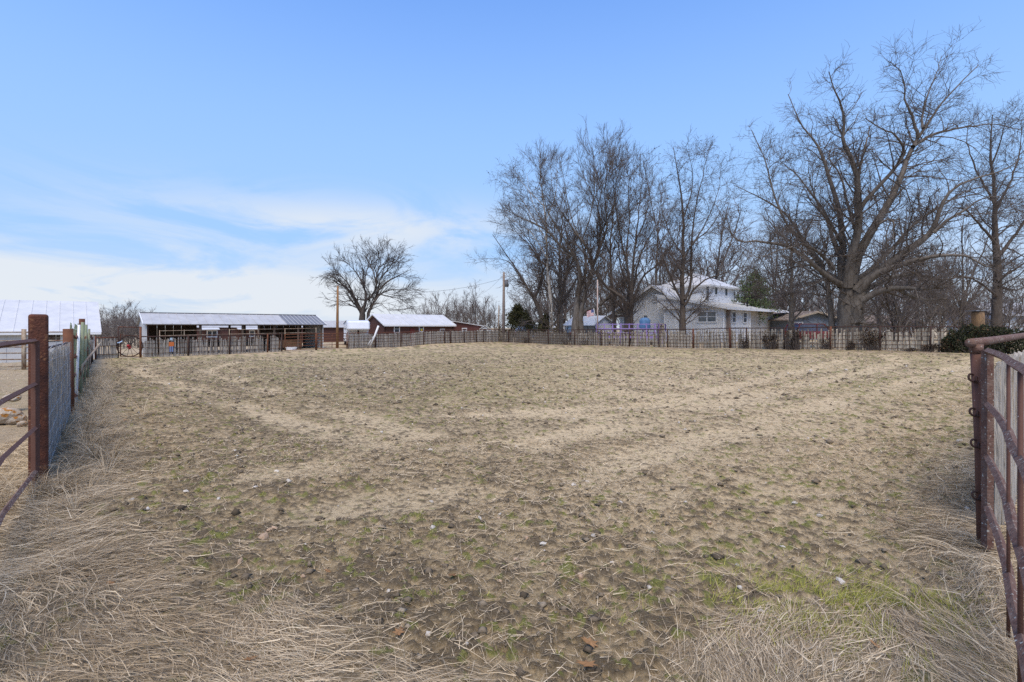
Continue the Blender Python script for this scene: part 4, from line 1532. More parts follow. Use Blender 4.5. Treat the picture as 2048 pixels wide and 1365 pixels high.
# -- brown outbuilding seen through the shed
T = Frame((-35.6, 57.5), (10.4, 9.0))
gt = -.75
tb = thing('outbuilding', T(9, 0, gt), 'low brown metal outbuilding seen through the open middle of the shed', 'building')
w = MB()
w.slab([T(0, 0, gt), T(19, 0, gt), T(19, 0, 1.55), T(0, 0, 1.55)], T.v * .15)
w.slab([T(19, 0, gt), T(19, 5, gt), T(19, 5, 1.55), T(19, 2.5, 2.3), T(19, 0, 1.55)], -T.u * .15)
w.build('wall', BROWN, tb)
roof_plane(tb, T(-.2, -.3, 1.5), T(19.3, -.3, 1.5), T(19.3, 2.5, 2.4), T(-.2, 2.5, 2.4), .06, GALV, seams=20)
roof_plane(tb, T(-.2, 5.3, 1.5), T(19.3, 5.3, 1.5), T(19.3, 2.5, 2.4), T(-.2, 2.5, 2.4), .06, GALV)
def t_at(px):
    k = (px - 1024) / 1024
    return (k * T.o.y - T.o.x) / (T.u.x - k * T.u.y)
for p0, p1 in ((401, 436), (472, 545)):
    a0, a1 = t_at(p0), t_at(p1)
    MB().slab([T(a0, -.05, 1.45), T(a1, -.05, 1.45), T(a1, -1.0, 1.2), T(a0, -1.0, 1.2)], (0, 0, .07)).build('awning', WHITE_METAL, tb)
for p0, p1, pn in ((415, 433, (2, 1)), (500, 508, (1, 1))):
    window(tb, T, t_at(p0), t_at(p1), .45, 1.05, 0, -1, 'a', pn)

# -- brown house with pale roof
Hb = Frame((-15.9, 64.0), (.79, .61))
gh = gz(-13, 66)
bh = thing('brown_house', Hb(5, 0, gh), 'brown sided low house with pale metal roof behind the back fence', 'house')
wd, ln_, ez, rz_ = 6.5, 9.9, 1.92, 3.25
w = MB()
w.slab([Hb(0, 0, gh), Hb(ln_, 0, gh), Hb(ln_, 0, ez), Hb(0, 0, ez)], Hb.v * .15)
for q, sg in ((0, 1), (ln_, -1)):
    w.slab([Hb(q, 0, gh), Hb(q, wd, gh), Hb(q, wd, ez), Hb(q, wd / 2, rz_ - .1), Hb(q, 0, ez)], Hb.u * .15 * sg)
w.slab([Hb(0, wd, gh), Hb(ln_, wd, gh), Hb(ln_, wd, ez), Hb(0, wd, ez)], -Hb.v * .15)
w.build('wall', BROWN, bh)
rb = MB()
for k in range(46):
    q = .1 + k * .215
    rb.bar(Hb(q, -.012, gh), Hb(q, -.012, ez), .03, .02, Hb.v)
for k in range(29):
    q = .15 + k * .22
    hgt = ez + (rz_ - .1 - ez) * (1 - abs(q - wd / 2) / (wd / 2))
    rb.bar(Hb(-.012, q, gh), Hb(-.012, q, hgt), .02, .03, Hb.v)
rb.build('wall_rib', BROWN, bh)
roof_plane(bh, Hb(-.25, -.4, ez - .12), Hb(ln_ + .25, -.4, ez - .12), Hb(ln_ + .25, wd / 2, rz_), Hb(-.25, wd / 2, rz_), .09, WHITE_METAL, seams=12)
roof_plane(bh, Hb(-.25, wd + .4, ez - .12), Hb(ln_ + .25, wd + .4, ez - .12), Hb(ln_ + .25, wd / 2, rz_), Hb(-.25, wd / 2, rz_), .09, WHITE_METAL)
MB().bar(Hb(-.25, -.43, ez - .2), Hb(ln_ + .25, -.43, ez - .2), .06, .2).build('fascia', WHITE, bh)
for b0, b1 in ((-.42, wd / 2), (wd + .42, wd / 2)):
    MB().bar(Hb(-.28, b0, ez - .18), Hb(-.28, b1, rz_ - .06), .05, .18).build('rake_trim', WHITE, bh)
def hb_at(px):
    k = (px - 1024) / 1024
    return (k * Hb.o.y - Hb.o.x) / (Hb.u.x - k * Hb.u.y)
for p0, p1, z0, z1 in ((789, 798, .85, 1.72), (839, 846, 1.0, 1.62), (881, 888, .55, 1.2)):
    window(bh, Hb, hb_at(p0), hb_at(p1), z0, z1, 0, -1)
sg = MB().slab([Hb(hb_at(841), -.08, 1.05), Hb(hb_at(844.5), -.08, 1.05), Hb(hb_at(844.5), -.08, 1.28), Hb(hb_at(841), -.08, 1.28)], -Hb.v * .01).build('yellow_notice', M('yellow_paper', (.75, .62, .03)))
tag(sg, 'small yellow notice in the middle window of the brown house', 'notice')
MB().slab([Hb(hb_at(820), -.03, gh), Hb(hb_at(829), -.03, gh), Hb(hb_at(829), -.03, 1.35), Hb(hb_at(820), -.03, 1.35)], -Hb.v * .03).build('door', M('dark_red_door', (.14, .03, .025)), bh)
# annex with a single sloping roof
an = thing('house_annex', Hb(ln_ + 2, 0, gh), 'brown annex with a one way sloping roof right of the brown house', 'building')
a0, a1 = ln_ + .27, ln_ + 5.0
w = MB()
w.slab([Hb(a0, .4, gh), Hb(a1, .4, gh), Hb(a1, .4, 1.62), Hb(a0, .4, 2.25)], Hb.v * 4)
w.build('wall', M('brown_metal_siding_dark', (.12, .045, .036), (.09, .036, .03), 3, .6), an)
MB().slab([Hb(a0, .2, 2.28), Hb(a1 + .25, .2, 1.62), Hb(a1 + .25, 4.6, 1.62), Hb(a0, 4.6, 2.28)], (0, 0, .10)).build('roof', WHITE_METAL, an)
window(an, Hb, a0 + 1.5, a0 + 2.1, .75, 1.3, .4, -1)
MB().bar(Hb(a1 + .02, .36, gh), Hb(a1 + .02, .36, 1.6), .1).build('corner_trim', WHITE, an)
# small pale sheds right of it
for k, (px0, px1, yt, d, lab) in enumerate(((955, 985, 652, 72, 'low pale roofed shed right of the brown annex'), (1106, 1142, 648, 78, 'small white gabled building between the tree trunks'))):
    p0, p1 = P(px0, 662, d), P(px1, 662, d)
    g0 = -.4
    Fs = Frame((p0.x, p0.y), (1, .05))
    Wd = p1.x - p0.x
    zt = EYE - (yt - 655) * d / 1024
    o = thing('small_building', (p0.x + Wd / 2, d, g0), lab, 'building')
    MB().slab([Fs(0, 0, g0), Fs(Wd, 0, g0), Fs(Wd, 0, zt - .75), Fs(Wd / 2, 0, zt - .08), Fs(0, 0, zt - .75)], Fs.v * 5).build('wall', SIDING, o)
    for e in (0, Wd):
        MB().slab([Fs(e + (-.2 if e == 0 else .2), -.25, zt - .83), Fs(Wd / 2, -.25, zt), Fs(Wd / 2, 5.2, zt), Fs(e + (-.2 if e == 0 else .2), 5.2, zt - .83)], (0, 0, .08)).build('roof', WHITE_METAL, o)
    window(o, Fs, Wd * .4, Wd * .6, g0 + 1.0, g0 + 1.7, 0, -1)

# -- white farmhouse
R2 = 2 ** -.5
H = Frame((19.8, 48.0), (-R2, R2), (R2, R2))
hg_ = gz(19, 50) - .1
fh = thing('farmhouse', H(4, 4, hg_), 'white sided two storey farmhouse with white metal roofs behind bare trees', 'house')
# low wing, left face (b=0): its top follows the lean-to roof
def lean_top(a):
    return 3.42 + .19 * a
wm = MB()
wm.slab([H(0.06, .06, hg_), H(6, .06, hg_), H(6, .06, lean_top(6)), H(0.06, .06, lean_top(0))], H.v * .2)
wm.slab([H(.06, .265, hg_), H(.06, 6.5, hg_), H(.06, 6.5, 3.42), H(.06, .265, 3.42)], H.u * .2)
wm.slab([H(.5, 6.52, hg_), H(.5, 15, hg_), H(.5, 15, 3.4), H(.5, 6.52, 3.4)], H.u * .2)
wm.slab([H(.5, 15, hg_), H(8, 15, hg_), H(8, 15, 4.4), H(.5, 15, 3.4)], -H.v * .2)
# gable body: ridge along v at a = 7.7
GA, GZ = 7.7, 5.95
def gable_top(a):
    return GZ - .12 - .55 * abs(a - GA)
wm.slab([H(5.7, 1.07, hg_), H(10.3, 1.07, hg_), H(10.3, 1.07, gable_top(10.3)), H(GA, 1.07, gable_top(GA)), H(5.7, 1.07, gable_top(5.7))], H.v * .2)
wm.slab([H(10.3, 1.28, hg_), H(10.3, 11, hg_), H(10.3, 11, gable_top(10.3)), H(10.3, 1.28, gable_top(10.3))], -H.u * .2)
wm.build('wall', SIDING, fh)
sd = MB()
clap(sd, H, lean_top, 0, 6, .03, hg_ + .5, -1)
clap(sd, H, lambda q: 3.40, .0, 6.5, .03, hg_ + .5, -1, along='b')
clap(sd, H, gable_top, 5.9, 10.3, 1.03, hg_ + .5, -1)
sd.build('clapboard', SIDING, fh)
MB().slab([H(.48, 6.52, .3), H(.48, 14.9, .3), H(.48, 14.9, 3.3), H(.48, 6.52, 3.3)], -H.u * .02).build('beige_panel', BEIGE, fh)
# overhanging band on the wing: the gable triangle stands proud over the wall below
ov = MB()
ov.slab([H(-.05, -.28, 3.30), H(6.6, -.28, 3.34), H(6.6, -.28, lean_top(6.6) - .02), H(-.05, -.28, lean_top(0) - .02)], H.v * .28)
ov.build('gable_band', SIDING, fh)
sd2 = MB()
clap(sd2, H, lambda q: lean_top(q) - .03, -.05, 6.6, -.30, 3.36, -1)
sd2.build('clapboard', SIDING, fh)
for a in (.0, 6.6):
    MB().bar(H(a - .02, -.30, 3.28), H(a - .02, -.30, lean_top(a) - .03), .12).build('corner_trim', WHITE, fh)
for a, b in ((-.02, -.02), (5.98, -.02), (-.02, 6.5)):
    MB().bar(H(a, b, hg_), H(a, b, 3.28), .14).build('corner_trim', WHITE, fh)
# lean-to roof, then main roof planes
RM = WHITE_METAL
roof_plane(fh, H(-.55, -.5, 3.36), H(-.55, 17.5, 3.36), H(5.6, 17.5, 4.62), H(5.6, -.5, 4.62), .10, RM, seams=26)
roof_plane(fh, H(5.4, .45, 4.60), H(5.4, 12, 4.60), H(GA, 12, GZ), H(GA, .45, GZ), .10, RM, seams=14)
roof_plane(fh, H(13.0, .45, 3.04), H(13.0, 12, 3.04), H(GA, 12, GZ), H(GA, .45, GZ), .10, RM, seams=14)
MB().bar(H(-.58, -.55, 3.27), H(-.58, 17.5, 3.27), .08, .24).build('fascia', WHITE, fh)
MB().bar(H(-.58, -.52, 3.30), H(6.7, -.52, 4.78), .06, .22).build('rake_trim', WHITE, fh)
MB().bar(H(13.05, .42, 2.95), H(GA, .42, GZ - .08), .06, .22).build('rake_trim', WHITE, fh)
MB().bar(H(5.3, .42, 4.48), H(GA, .42, GZ - .08), .06, .22).build('rake_trim', WHITE, fh)
# upper storey
ua0, ua1, ub0, ub1 = 3.4, 8.9, 4.4, 11.3
up = MB()
up.slab([H(ua0, ub0, 3.6), H(ua1, ub0, 3.6), H(ua1, ub0, 5.98), H(ua0, ub0, 5.98)], H.v * .2)
up.slab([H(ua0, ub0, 3.6), H(ua0, ub1, 3.6), H(ua0, ub1, 5.98), H(ua0, ub0, 5.98)], H.u * .2)
up.slab([H(ua1, ub0, 3.6), H(ua1, ub1, 3.6), H(ua1, ub1, 5.98), H(ua1, ub0, 5.98)], -H.u * .2)
up.slab([H(ua0, ub1, 3.6), H(ua1, ub1, 3.6), H(ua1, ub1, 5.98), H(ua0, ub1, 5.98)], -H.v * .2)
up.build('upper_wall', WHITE, fh)
e = .5
z0, z1 = 5.93, 7.55
am, bm0, bm1 = (ua0 + ua1) / 2, ub0 + 2.6, ub1 - 2.6
c00, c10, c11, c01 = H(ua0 - e, ub0 - e, z0), H(ua1 + e, ub0 - e, z0), H(ua1 + e, ub1 + e, z0), H(ua0 - e, ub1 + e, z0)
r0, r1 = H(am, bm0, z1), H(am, bm1, z1)
hp = MB()
hp.add([c00, c10, c11, c01, r0, r1, *(p - Vector((0, 0, .18)) for p in (c00, c10, c11, c01))],
       [(0, 1, 4), (1, 2, 5, 4), (2, 3, 5), (3, 0, 4, 5), (0, 6, 7, 1), (1, 7, 8, 2), (2, 8, 9, 3), (3, 9, 6, 0), (6, 9, 8, 7)])
hp.build('upper_roof', RM, fh)
def h_at_b(px, a):
    k = (px - 1024) / 1024
    o = H(a, 0, 0)
    return (k * o.y - o.x) / (H.v.x - k * H.v.y)
def h_at_a(px, b):
    k = (px - 1024) / 1024
    o = H(0, b, 0)
    return (k * o.y - o.x) / (H.u.x - k * H.u.y)
for p0, p1 in ((1429, 1434), (1449.5, 1454)):
    window(fh, H, h_at_b(p0, ua0), h_at_b(p1, ua0), 5.0, 5.75, ua0, -1, 'b', (1, 1))
window(fh, H, h_at_a(1432, 0), h_at_a(1397, 0), 2.05, 2.98, -.0, -1, 'a', (2, 2))
for p0, p1 in ((1464.5, 1470.5), (1486.5, 1492.5)):
    window(fh, H, h_at_b(p0, 0), h_at_b(p1, 0), 2.0, 2.95, 0, -1, 'b', (1, 2))
window(fh, H, h_at_a(1317, 1), h_at_a(1306, 1), 4.25, 4.9, 1.0, -1, 'a', (1, 1), M('pale_window', (.62, .62, .62), (.55, .55, .54), 3, .5))
window(fh, H, h_at_a(1295, 1), h_at_a(1288, 1), 1.9, 2.75, 1.0, -1, 'a', (1, 2))
MB().bar(H(-.15, h_at_b(1454, 0), hg_), H(-.15, h_at_b(1454, 0), 3.25), .32, .28, H.v).build('brown_chimney', M('brown_brick', (.20, .155, .13), (.30, .25, .22), 20, .9), fh)
MB().bar(H(0 - .06, h_at_a(1388, 0) * 0 + .9, 2.6), H(-.06, .9, 2.75), .06).build('wall_lamp', BLACK, fh)
vp = MB().tube([H(1.0, 8.6, 3.7), H(1.0, 8.6, 4.25), H(.85, 8.5, 4.4)], .09, 8).build('vent_pipe', BLACK, fh, True)
vp2 = MB().tube([H(6.6, 2.2, 5.0), H(6.6, 2.2, 5.6)], .06, 8).build('vent_pipe', GALV_DARK, fh, True)
# porch at the left of the gable
pc = MB()
pc.slab([H(10.4, 2.2, hg_), H(12.8, 2.2, hg_), H(12.8, 2.2, 2.95), H(10.4, 2.2, 3.9)], H.v * .15)
pc.build('porch_wall', SIDING, fh)
MB().bar(H(10.3, .75, 2.75), H(12.8, .75, 2.75), .12, .22).build('porch_header', DARKWOOD, fh)
MB().bar(H(12.7, .75, hg_), H(12.7, .75, 2.9), .14).build('porch_column', WHITE, fh)
MB().slab([H(11.2, 2.15, .8), H(12.1, 2.15, .8), H(12.1, 2.15, 2.7), H(11.2, 2.15, 2.7)], -H.v * .05).build('porch_door', GLASS, fh)
# small white garage left of the farmhouse
p = P(1222, 650, 60)
Fg = Frame((p.x - 2.0, 60), (.8, .6))
ga = thing('garage', (p.x, 60, .0), 'small white gabled garage left of the farmhouse porch', 'garage')
MB().slab([Fg(0, 0, 0), Fg(3.4, 0, 0), Fg(3.4, 0, 1.8), Fg(1.7, 0, 2.75), Fg(0, 0, 1.8)], Fg.v * 5).build('wall', WHITE, ga)
for e0 in (-.3, 3.7):
    MB().slab([Fg(e0, -.3, 1.66), Fg(1.7, -.3, 2.8), Fg(1.7, 5.2, 2.8), Fg(e0, 5.2, 1.66)], (0, 0, .09)).build('roof', RM, ga)
MB().slab([Fg(.8, -.02, 0), Fg(2.6, -.02, 0), Fg(2.6, -.02, 1.6), Fg(.8, -.02, 1.6)], -Fg.v * .04).build('door', SIDING, ga)

# -- blue grey house on the right
q0 = P(1575, 655, 56)
Fb = Frame((q0.x, q0.y), (.93, .37))
BLUE = M('blue_grey_siding', (.18, .21, .25), (.15, .175, .21), 2, .7)
SHING = M('brown_shingle', (.16, .125, .10), (.23, .18, .145), 14, .95, .4, 30)
b_ = thing('blue_house', Fb(4, 0, 0), 'low blue grey house with brown shingle roof behind the huge tree', 'house')
MB().slab([Fb(0, 0, 0), Fb(8.2, 0, 0), Fb(8.2, 0, 2.4), Fb(4.1, 0, 3.15), Fb(0, 0, 2.4)], Fb.v * 8).build('wall', BLUE, b_)
for e0 in (-.6, 8.8):
    MB().slab([Fb(e0, -.5, 2.22), Fb(4.1, -.5, 3.2), Fb(4.1, 8.5, 3.2), Fb(e0, 8.5, 2.22)], (0, 0, .12)).build('roof', SHING, b_)
    MB().bar(Fb(e0, -.53, 2.24), Fb(4.1, -.53, 3.22), .05, .2).build('rake_trim', M('tan_trim', (.35, .29, .22)), b_)
window(b_, Fb, 1.0, 2.2, 1.0, 2.0, 0, -1, 'a', (2, 1))
# low ranch house further right, brick chimney stub by the edge
q0 = P(1690, 655, 74)
Fr = Frame((q0.x, q0.y), (1, .1))
b_ = thing('ranch_house', Fr(5, 0, 0), 'long low grey roofed house far behind the right hand trees', 'house')
MB().slab([Fr(0, 0, 0), Fr(13, 0, 0), Fr(13, 0, 2.1), Fr(0, 0, 2.1)], Fr.v * 7).build('wall', M('grey_stucco', (.33, .31, .29), (.28, .26, .25), 2, .8), b_)
MB().add([Fr(-.5, -.5, 2.05), Fr(13.5, -.5, 2.05), Fr(13.5, 7.5, 2.05), Fr(-.5, 7.5, 2.05), Fr(2, 3.5, 3.3), Fr(11, 3.5, 3.3)],
         [(0, 1, 5, 4), (1, 2, 5), (2, 3, 4, 5), (3, 0, 4), (3, 2, 1, 0)]).build('roof', SHING, b_)
for a in (1.5, 5, 9):
    window(b_, Fr, a, a + 1.3, .9, 1.8, 0, -1, 'a', (2, 1))
q0 = P(2005, 655, 70)
Fq = Frame((q0.x - 1, q0.y), (1, .1))
b_ = thing('pale_building', Fq(5, 0, 0), 'pale blue roofed building at the far right edge behind the trees', 'building')
MB().slab([Fq(0, 0, 0), Fq(12, 0, 0), Fq(12, 0, 3.2), Fq(0, 0, 3.2)], Fq.v * 7).build('wall', M('pale_wall', (.50, .54, .58), (.44, .48, .52), 2, .7), b_)
roof_plane(b_, Fq(-.3, -.4, 3.1), Fq(12.3, -.4, 3.1), Fq(12.3, 3.5, 5.0), Fq(-.3, 3.5, 5.0), .08, GALV, seams=12)
roof_plane(b_, Fq(-.3, 7.4, 3.1), Fq(12.3, 7.4, 3.1), Fq(12.3, 3.5, 5.0), Fq(-.3, 3.5, 5.0), .08, GALV)

# ------------------------------------------------------------------ poles, trailer, vehicles, deck
def utility_pole(px, ytop, d, r, label, mat, transformer=None, arm=False, base=None):
    x = (px - 1024) / 1024 * d
    zt = EYE - (ytop - 655) * d / 1024
    z0 = gz(x, d)
    t = thing('utility_pole', (x, d, z0), label, 'pole')
    MB().tube([(x, d, z0 - .3), (x + .02, d, (z0 + zt) / 2), (x + .05, d, zt)], [r, r * .85, r * .62], 12).build('pole', mat, t, True)
    if transformer:
        z = EYE - (transformer - 655) * d / 1024
        tr = MB().tube([(x + .38, d - .1, z - .45), (x + .38, d - .1, z + .35), (x + .38, d - .1, z + .42)], [.24, .24, .12], 14).build('transformer', GALV_DARK, t, True)
        MB().bar((x, d - .05, z), (x + .3, d - .1, z), .08).build('bracket', GALV_DARK, tr)
        MB().tube([(x + .38, d - .1, z + .42), (x + .38, d - .1, z + .6)], .04, 8).build('insulator', WHITE, tr)
        MB().bar((x - .35, d, z + .75), (x + .35, d, z + .75), .06, .09).build('cross_arm', mat, t)
    else:
        MB().tube([(x + .05, d, zt), (x + .05, d, zt + .08)], [r * .55, r * .3], 8).build('pole_cap', GALV_DARK, t)
    return Vector((x, d, zt))


pa = utility_pole(674.5, 572, 48.0, .14, 'short orange brown wooden pole behind the right tube gate', POLEWOOD)
pb = utility_pole(1007, 545, 62.0, .2, 'grey utility pole with transformer right of the small far trees', POLEGREY, 567)
pc_ = utility_pole(997, 612, 66.0, .10, 'thin pale pole just left of the transformer pole', PIPE_TAN)
def cable(a, b, sag, r, label):
    pts = [a.lerp(b, t) - Vector((0, 0, sag * 4 * t * (1 - t))) for t in np.linspace(0, 1, 16)]
    tag(MB().tube(pts, r, 4).build('power_cable', BLACK), label, 'cable')


cable(pb - Vector((0, 0, .7)), pa - Vector((0, 0, .2)), 1.0, .012, 'thin power cable sagging between the wooden pole and transformer pole')
cable(pb - Vector((0, 0, .3)), Vector((-9, 120, 9)), .8, .014, 'thin power cable running from the transformer pole to the far trees')

# stock trailer with raised nose
TW = M('trailer_white', (.70, .72, .75), (.63, .65, .69), 1.5, .35, spec=.5)
d0 = 52.0
Tn = Frame((P(693, 0, d0).x, d0), (-.34, .94), (.94, .34))      # u to the rear, v across to the right
gtz = gz(-16, 53)
tr = thing('stock_trailer', Tn(3, 1, gtz), 'white gooseneck livestock trailer behind the right tube gate', 'trailer')
zt = 2.22
bd = MB()
bd.slab([Tn(0, 0, gtz + .55), Tn(9, 0, gtz + .55), Tn(9, 0, 1.95), Tn(0, 0, zt)], Tn.v * 2.15)
o = bd.build('body', TW, tr)
ns = MB()
ns.slab([Tn(-.02, 0, 1.1), Tn(-.02, 0, zt), Tn(-1.9, 0, zt - .12), Tn(-2.1, 0, 1.25)], Tn.v * 2.15)
o = ns.build('gooseneck', TW, tr)
o.modifiers.new('b', 'BEVEL').width = .12
MB().bar(Tn(-1.6, 1.07, 1.2), Tn(-1.6, 1.07, gtz + .4), .15).build('hitch_post', RUST_DARK, tr)
for q in (1.2, 2.8, 4.4, 6.0):
    MB().slab([Tn(q, -.012, 1.25), Tn(q + 1.0, -.012, 1.25), Tn(q + 1.0, -.012, 1.45), Tn(q, -.012, 1.45)], -Tn.v * .012).build('side_vent', GLASS, tr)
for q in (.05, 1.9, 3.7, 5.5, 7.3):
    MB().bar(Tn(q, -.02, gtz + .55), Tn(q, -.02, zt - .03 * q), .06, .04, Tn.v).build('side_rib', TW, tr)
for q in (5.2, 6.2):
    w_ = MB().tube([Tn(q, -.05, gtz + .38), Tn(q, .2, gtz + .38)], .38, 16).build('wheel', BLACK, tr, True)
    MB().tube([Tn(q, -.07, gtz + .38), Tn(q, -.04, gtz + .38)], .2, 12).build('rim', WHITE_METAL, w_, True)
MB().bar(Tn(0, -.03, zt - .05), Tn(9, -.03, 1.9), .06, .08).build('roof_trim', GALV_DARK, tr)

def suv(name, x, y, rz, zg, body, label, h=1.75, glass=None, cat='car'):
    """boxy wagon: body, cabin, glass, lamps, wheels"""
    F_ = Frame((x, y), (math.cos(rz), math.sin(rz)))
    t = thing(name, F_(0, 0, zg), label, cat)
    L_, W_ = 4.6, 1.85
    bm_ = MB().slab([F_(-L_ / 2, -W_ / 2, zg + .4), F_(L_ / 2, -W_ / 2, zg + .4), F_(L_ / 2, -W_ / 2, zg + .85), F_(L_ / 2 - 1.2, -W_ / 2, zg + 1.05), F_(-L_ / 2, -W_ / 2, zg + 1.05)], F_.v * W_)
    o = bm_.build('body', body, t)
    o.modifiers.new('b', 'BEVEL').width = .06
    ins_ = .1
    cb = MB()
    prof = [(-L_ / 2 + .05, 1.05), (L_ / 2 - 1.3, 1.05), (L_ / 2 - 1.95, h - .06), (-L_ / 2 + .35, h - .06)]
    cb.slab([F_(a, -W_ / 2 + ins_, zg + z) for a, z in prof], F_.v * (W_ - 2 * ins_))
    cb.build('glasshouse', glass or GLASS, t)
    rf = MB().slab([F_(-L_ / 2 + .28, -W_ / 2 + ins_ - .02, zg + h - .06), F_(L_ / 2 - 1.9, -W_ / 2 + ins_ - .02, zg + h - .06), F_(L_ / 2 - 2.0, -W_ / 2 + ins_ - .02, zg + h), F_(-L_ / 2 + .35, -W_ / 2 + ins_ - .02, zg + h)], F_.v * (W_ - 2 * ins_ + .04))
    rf.build('roof', body, t)
    for a0_, a1_ in ((-L_ / 2 + .05, -L_ / 2 + .33), (-.35, -.35), (L_ / 2 - 1.3, L_ / 2 - 1.95)):
        for sd_ in (-W_ / 2 + ins_ - .01, W_ / 2 - ins_ + .01):
            MB().bar(F_(a0_, sd_, zg + 1.03), F_(a1_, sd_, zg + h - .04), .07).build('pillar', body, t)
    for a in (-1.45, 1.4):
        for s_ in (-W_ / 2 - .01, W_ / 2 - .2):
            w_ = MB().tube([F_(a, s_, zg + .36), F_(a, s_ + .21, zg + .36)], .36, 16).build('wheel', BLACK, t, True)
            MB().tube([F_(a, s_ - .01, zg + .36), F_(a, s_ + .22, zg + .36)], .2, 12).build('rim', GALV, w_, True)
    for s_ in (-.7, .7):
        MB().box(F_(-L_ / 2 - .01, s_, zg + .95), (.05, .2, .3), rz).build('tail_lamp', M('lamp_red', (.4, .02, .02), None, 3, .3), t)
        MB().box(F_(L_ / 2 + .01, s_, zg + .72), (.05, .3, .15), rz).build('headlight', WHITE, t)
    return t


p = P(1628, 655, 46)
suv('parked_car', p.x, 46, .12, gz(p.x, 46), M('red_paint', (.24, .035, .03), (.18, .025, .025), 2, .3, spec=.6), 'red wagon with bluish windows parked before the blue grey house', 1.74,
    M('blue_glass', (.05, .07, .13), (.08, .10, .18), 2, .15, spec=.8))
p = P(1175, 655, 57)
suv('parked_car', p.x, 57, .3, gz(p.x, 57), M('black_paint', (.03, .035, .045), None, 2, .3, spec=.6), 'dark blue black car parked beside the twin trunked tree', 1.70)
p = P(1068, 655, 63)
suv('parked_car', p.x, 63, .5, gz(p.x, 63), M('silver_paint', (.52, .57, .63), (.47, .52, .58), 2, .3, spec=.6), 'pale silver blue car parked left of the leaning dark trunk', 1.72,
    M('pale_glass', (.30, .36, .44), (.36, .42, .5), 2, .15, spec=.8))

# purple deck railing
dk = thing('deck', (9.6, 44.5, gz(9.6, 44.5)), 'raised wooden deck with purple painted railing left of the farmhouse', 'deck')
D0, D1, D2 = P(1193, 0, 46.5), P(1310, 0, 44.2), P(1331, 0, 47.5)
zf = .75
pts = [Vector((q.x, q.y, 0)) for q in (D0, D1, D2)]
bk = [Vector((q.x + 1.2, q.y + 4.5, 0)) for q in (D0, D2)]
n_b = 26
for k in range(n_b):
    a = pts[0].lerp(pts[1], k / n_b)
    b2 = pts[0].lerp(pts[1], (k + .93) / n_b)
    MB().slab([a + Vector((0, 0, zf)), b2 + Vector((0, 0, zf)), b2 + Vector((1.2, 5, zf)), a + Vector((1.2, 5, zf))], (0, 0, -.05)).build('deck_board', M('deck_wood', (.20, .15, .12), (.28, .22, .18), 4, .9) if k == 0 else bpy.data.materials['deck_wood'], dk)
for a, b2, n in ((pts[0], pts[1], 7), (pts[1], pts[2], 3)):
    for k in range(n + (1 if a is pts[1] else 0)):
        q = a.lerp(b2, k / n)
        MB().bar(q + Vector((0, 0, gz(q.x, q.y) - .1)), q + Vector((0, 0, zf + 1.08)), .10).build('railing_post', PURPLE, dk)
    for h in (.25, .62, 1.02):
        MB().bar(a + Vector((0, 0, zf + h)), b2 + Vector((0, 0, zf + h)), .05 if h < 1 else .12, .08 if h < 1 else .07).build('railing', PURPLE, dk)
    MB().bar(a + Vector((0, 0, zf - .12)), b2 + Vector((0, 0, zf - .12)), .05, .18).build('rim_board', PURPLE, dk)
for k, (px, w_) in enumerate(((1247, .62), (1291, .7))):
    q = P(px, 0, 47)
    c = thing('patio_chair', (q.x, 47, zf), ('dark wooden patio chair on the deck near the multi stemmed tree' if k == 0 else 'purple patio chair on the deck under the blue tarp'), 'chair')
    cm_ = PURPLE if k else DARKWOOD
    MB().box((q.x, 47, zf + .42), (.5, .5, .05)).build('seat', cm_, c)
    for e_ in (-.2, -.07, .07, .2):
        MB().box((q.x + e_, 47.25, zf + .70), (.07, .04, .52)).build('back_slat', cm_, c)
    for sx in (-.23, .23):
        for sy in (-.23, .23):
            MB().bar((q.x + sx, 47 + sy, zf), (q.x + sx, 47 + sy, zf + .4), .05).build('leg', cm_, c)
q = P(1290, 643, 46.3)
rr = np.random.default_rng(5)
tp = MB()
prof = [(.42, zf + .55), (.50, zf + .8), (.46, zf + 1.1), (.48, zf + 1.35), (.34, zf + 1.55), (.05, zf + 1.6)]
vs, fs = [], []
for r_, z in prof:
    for k in range(18):
        a = k / 18 * 6.283
        rad = r_ * (1 + .10 * math.sin(a * 5 + z * 3) + rr.normal(0, .03))
        vs.append((q.x + rad * math.cos(a), q.y + rad * math.sin(a) * .8, z + rr.normal(0, .02)))
for i in range(len(prof) - 1):
    for k in range(18):
        fs.append((i * 18 + k, i * 18 + (k + 1) % 18, (i + 1) * 18 + (k + 1) % 18, (i + 1) * 18 + k))
fs.append(tuple(range(5 * 18, 6 * 18)))
tp.add(vs, fs)
tag(tp.build('blue_tarp', M('blue_tarp', (.07, .16, .30), (.11, .22, .38), 5, .6, .3), None, True), 'crumpled blue tarp over something on the purple deck', 'tarp')
q = P(1321, 650, 46.5)
bq = thing('barrel', (q.x, q.y, zf), 'brown patterned barrel at the right end of the deck', 'barrel')
MB().tube([(q.x, q.y, zf), (q.x, q.y, zf + .5), (q.x, q.y, zf + 1.1)], [.28, .34, .28], 16).build('barrel_body', M('wicker', (.20, .15, .10), (.42, .36, .28), 14, .9), bq, True)
for z in (.25, .8):
    MB().ring((q.x, q.y, zf + z), Vector((1, 0, 0)), Vector((0, 1, 0)), .325, .02, 20, 5).build('barrel_hoop', RUST_DARK, bq)
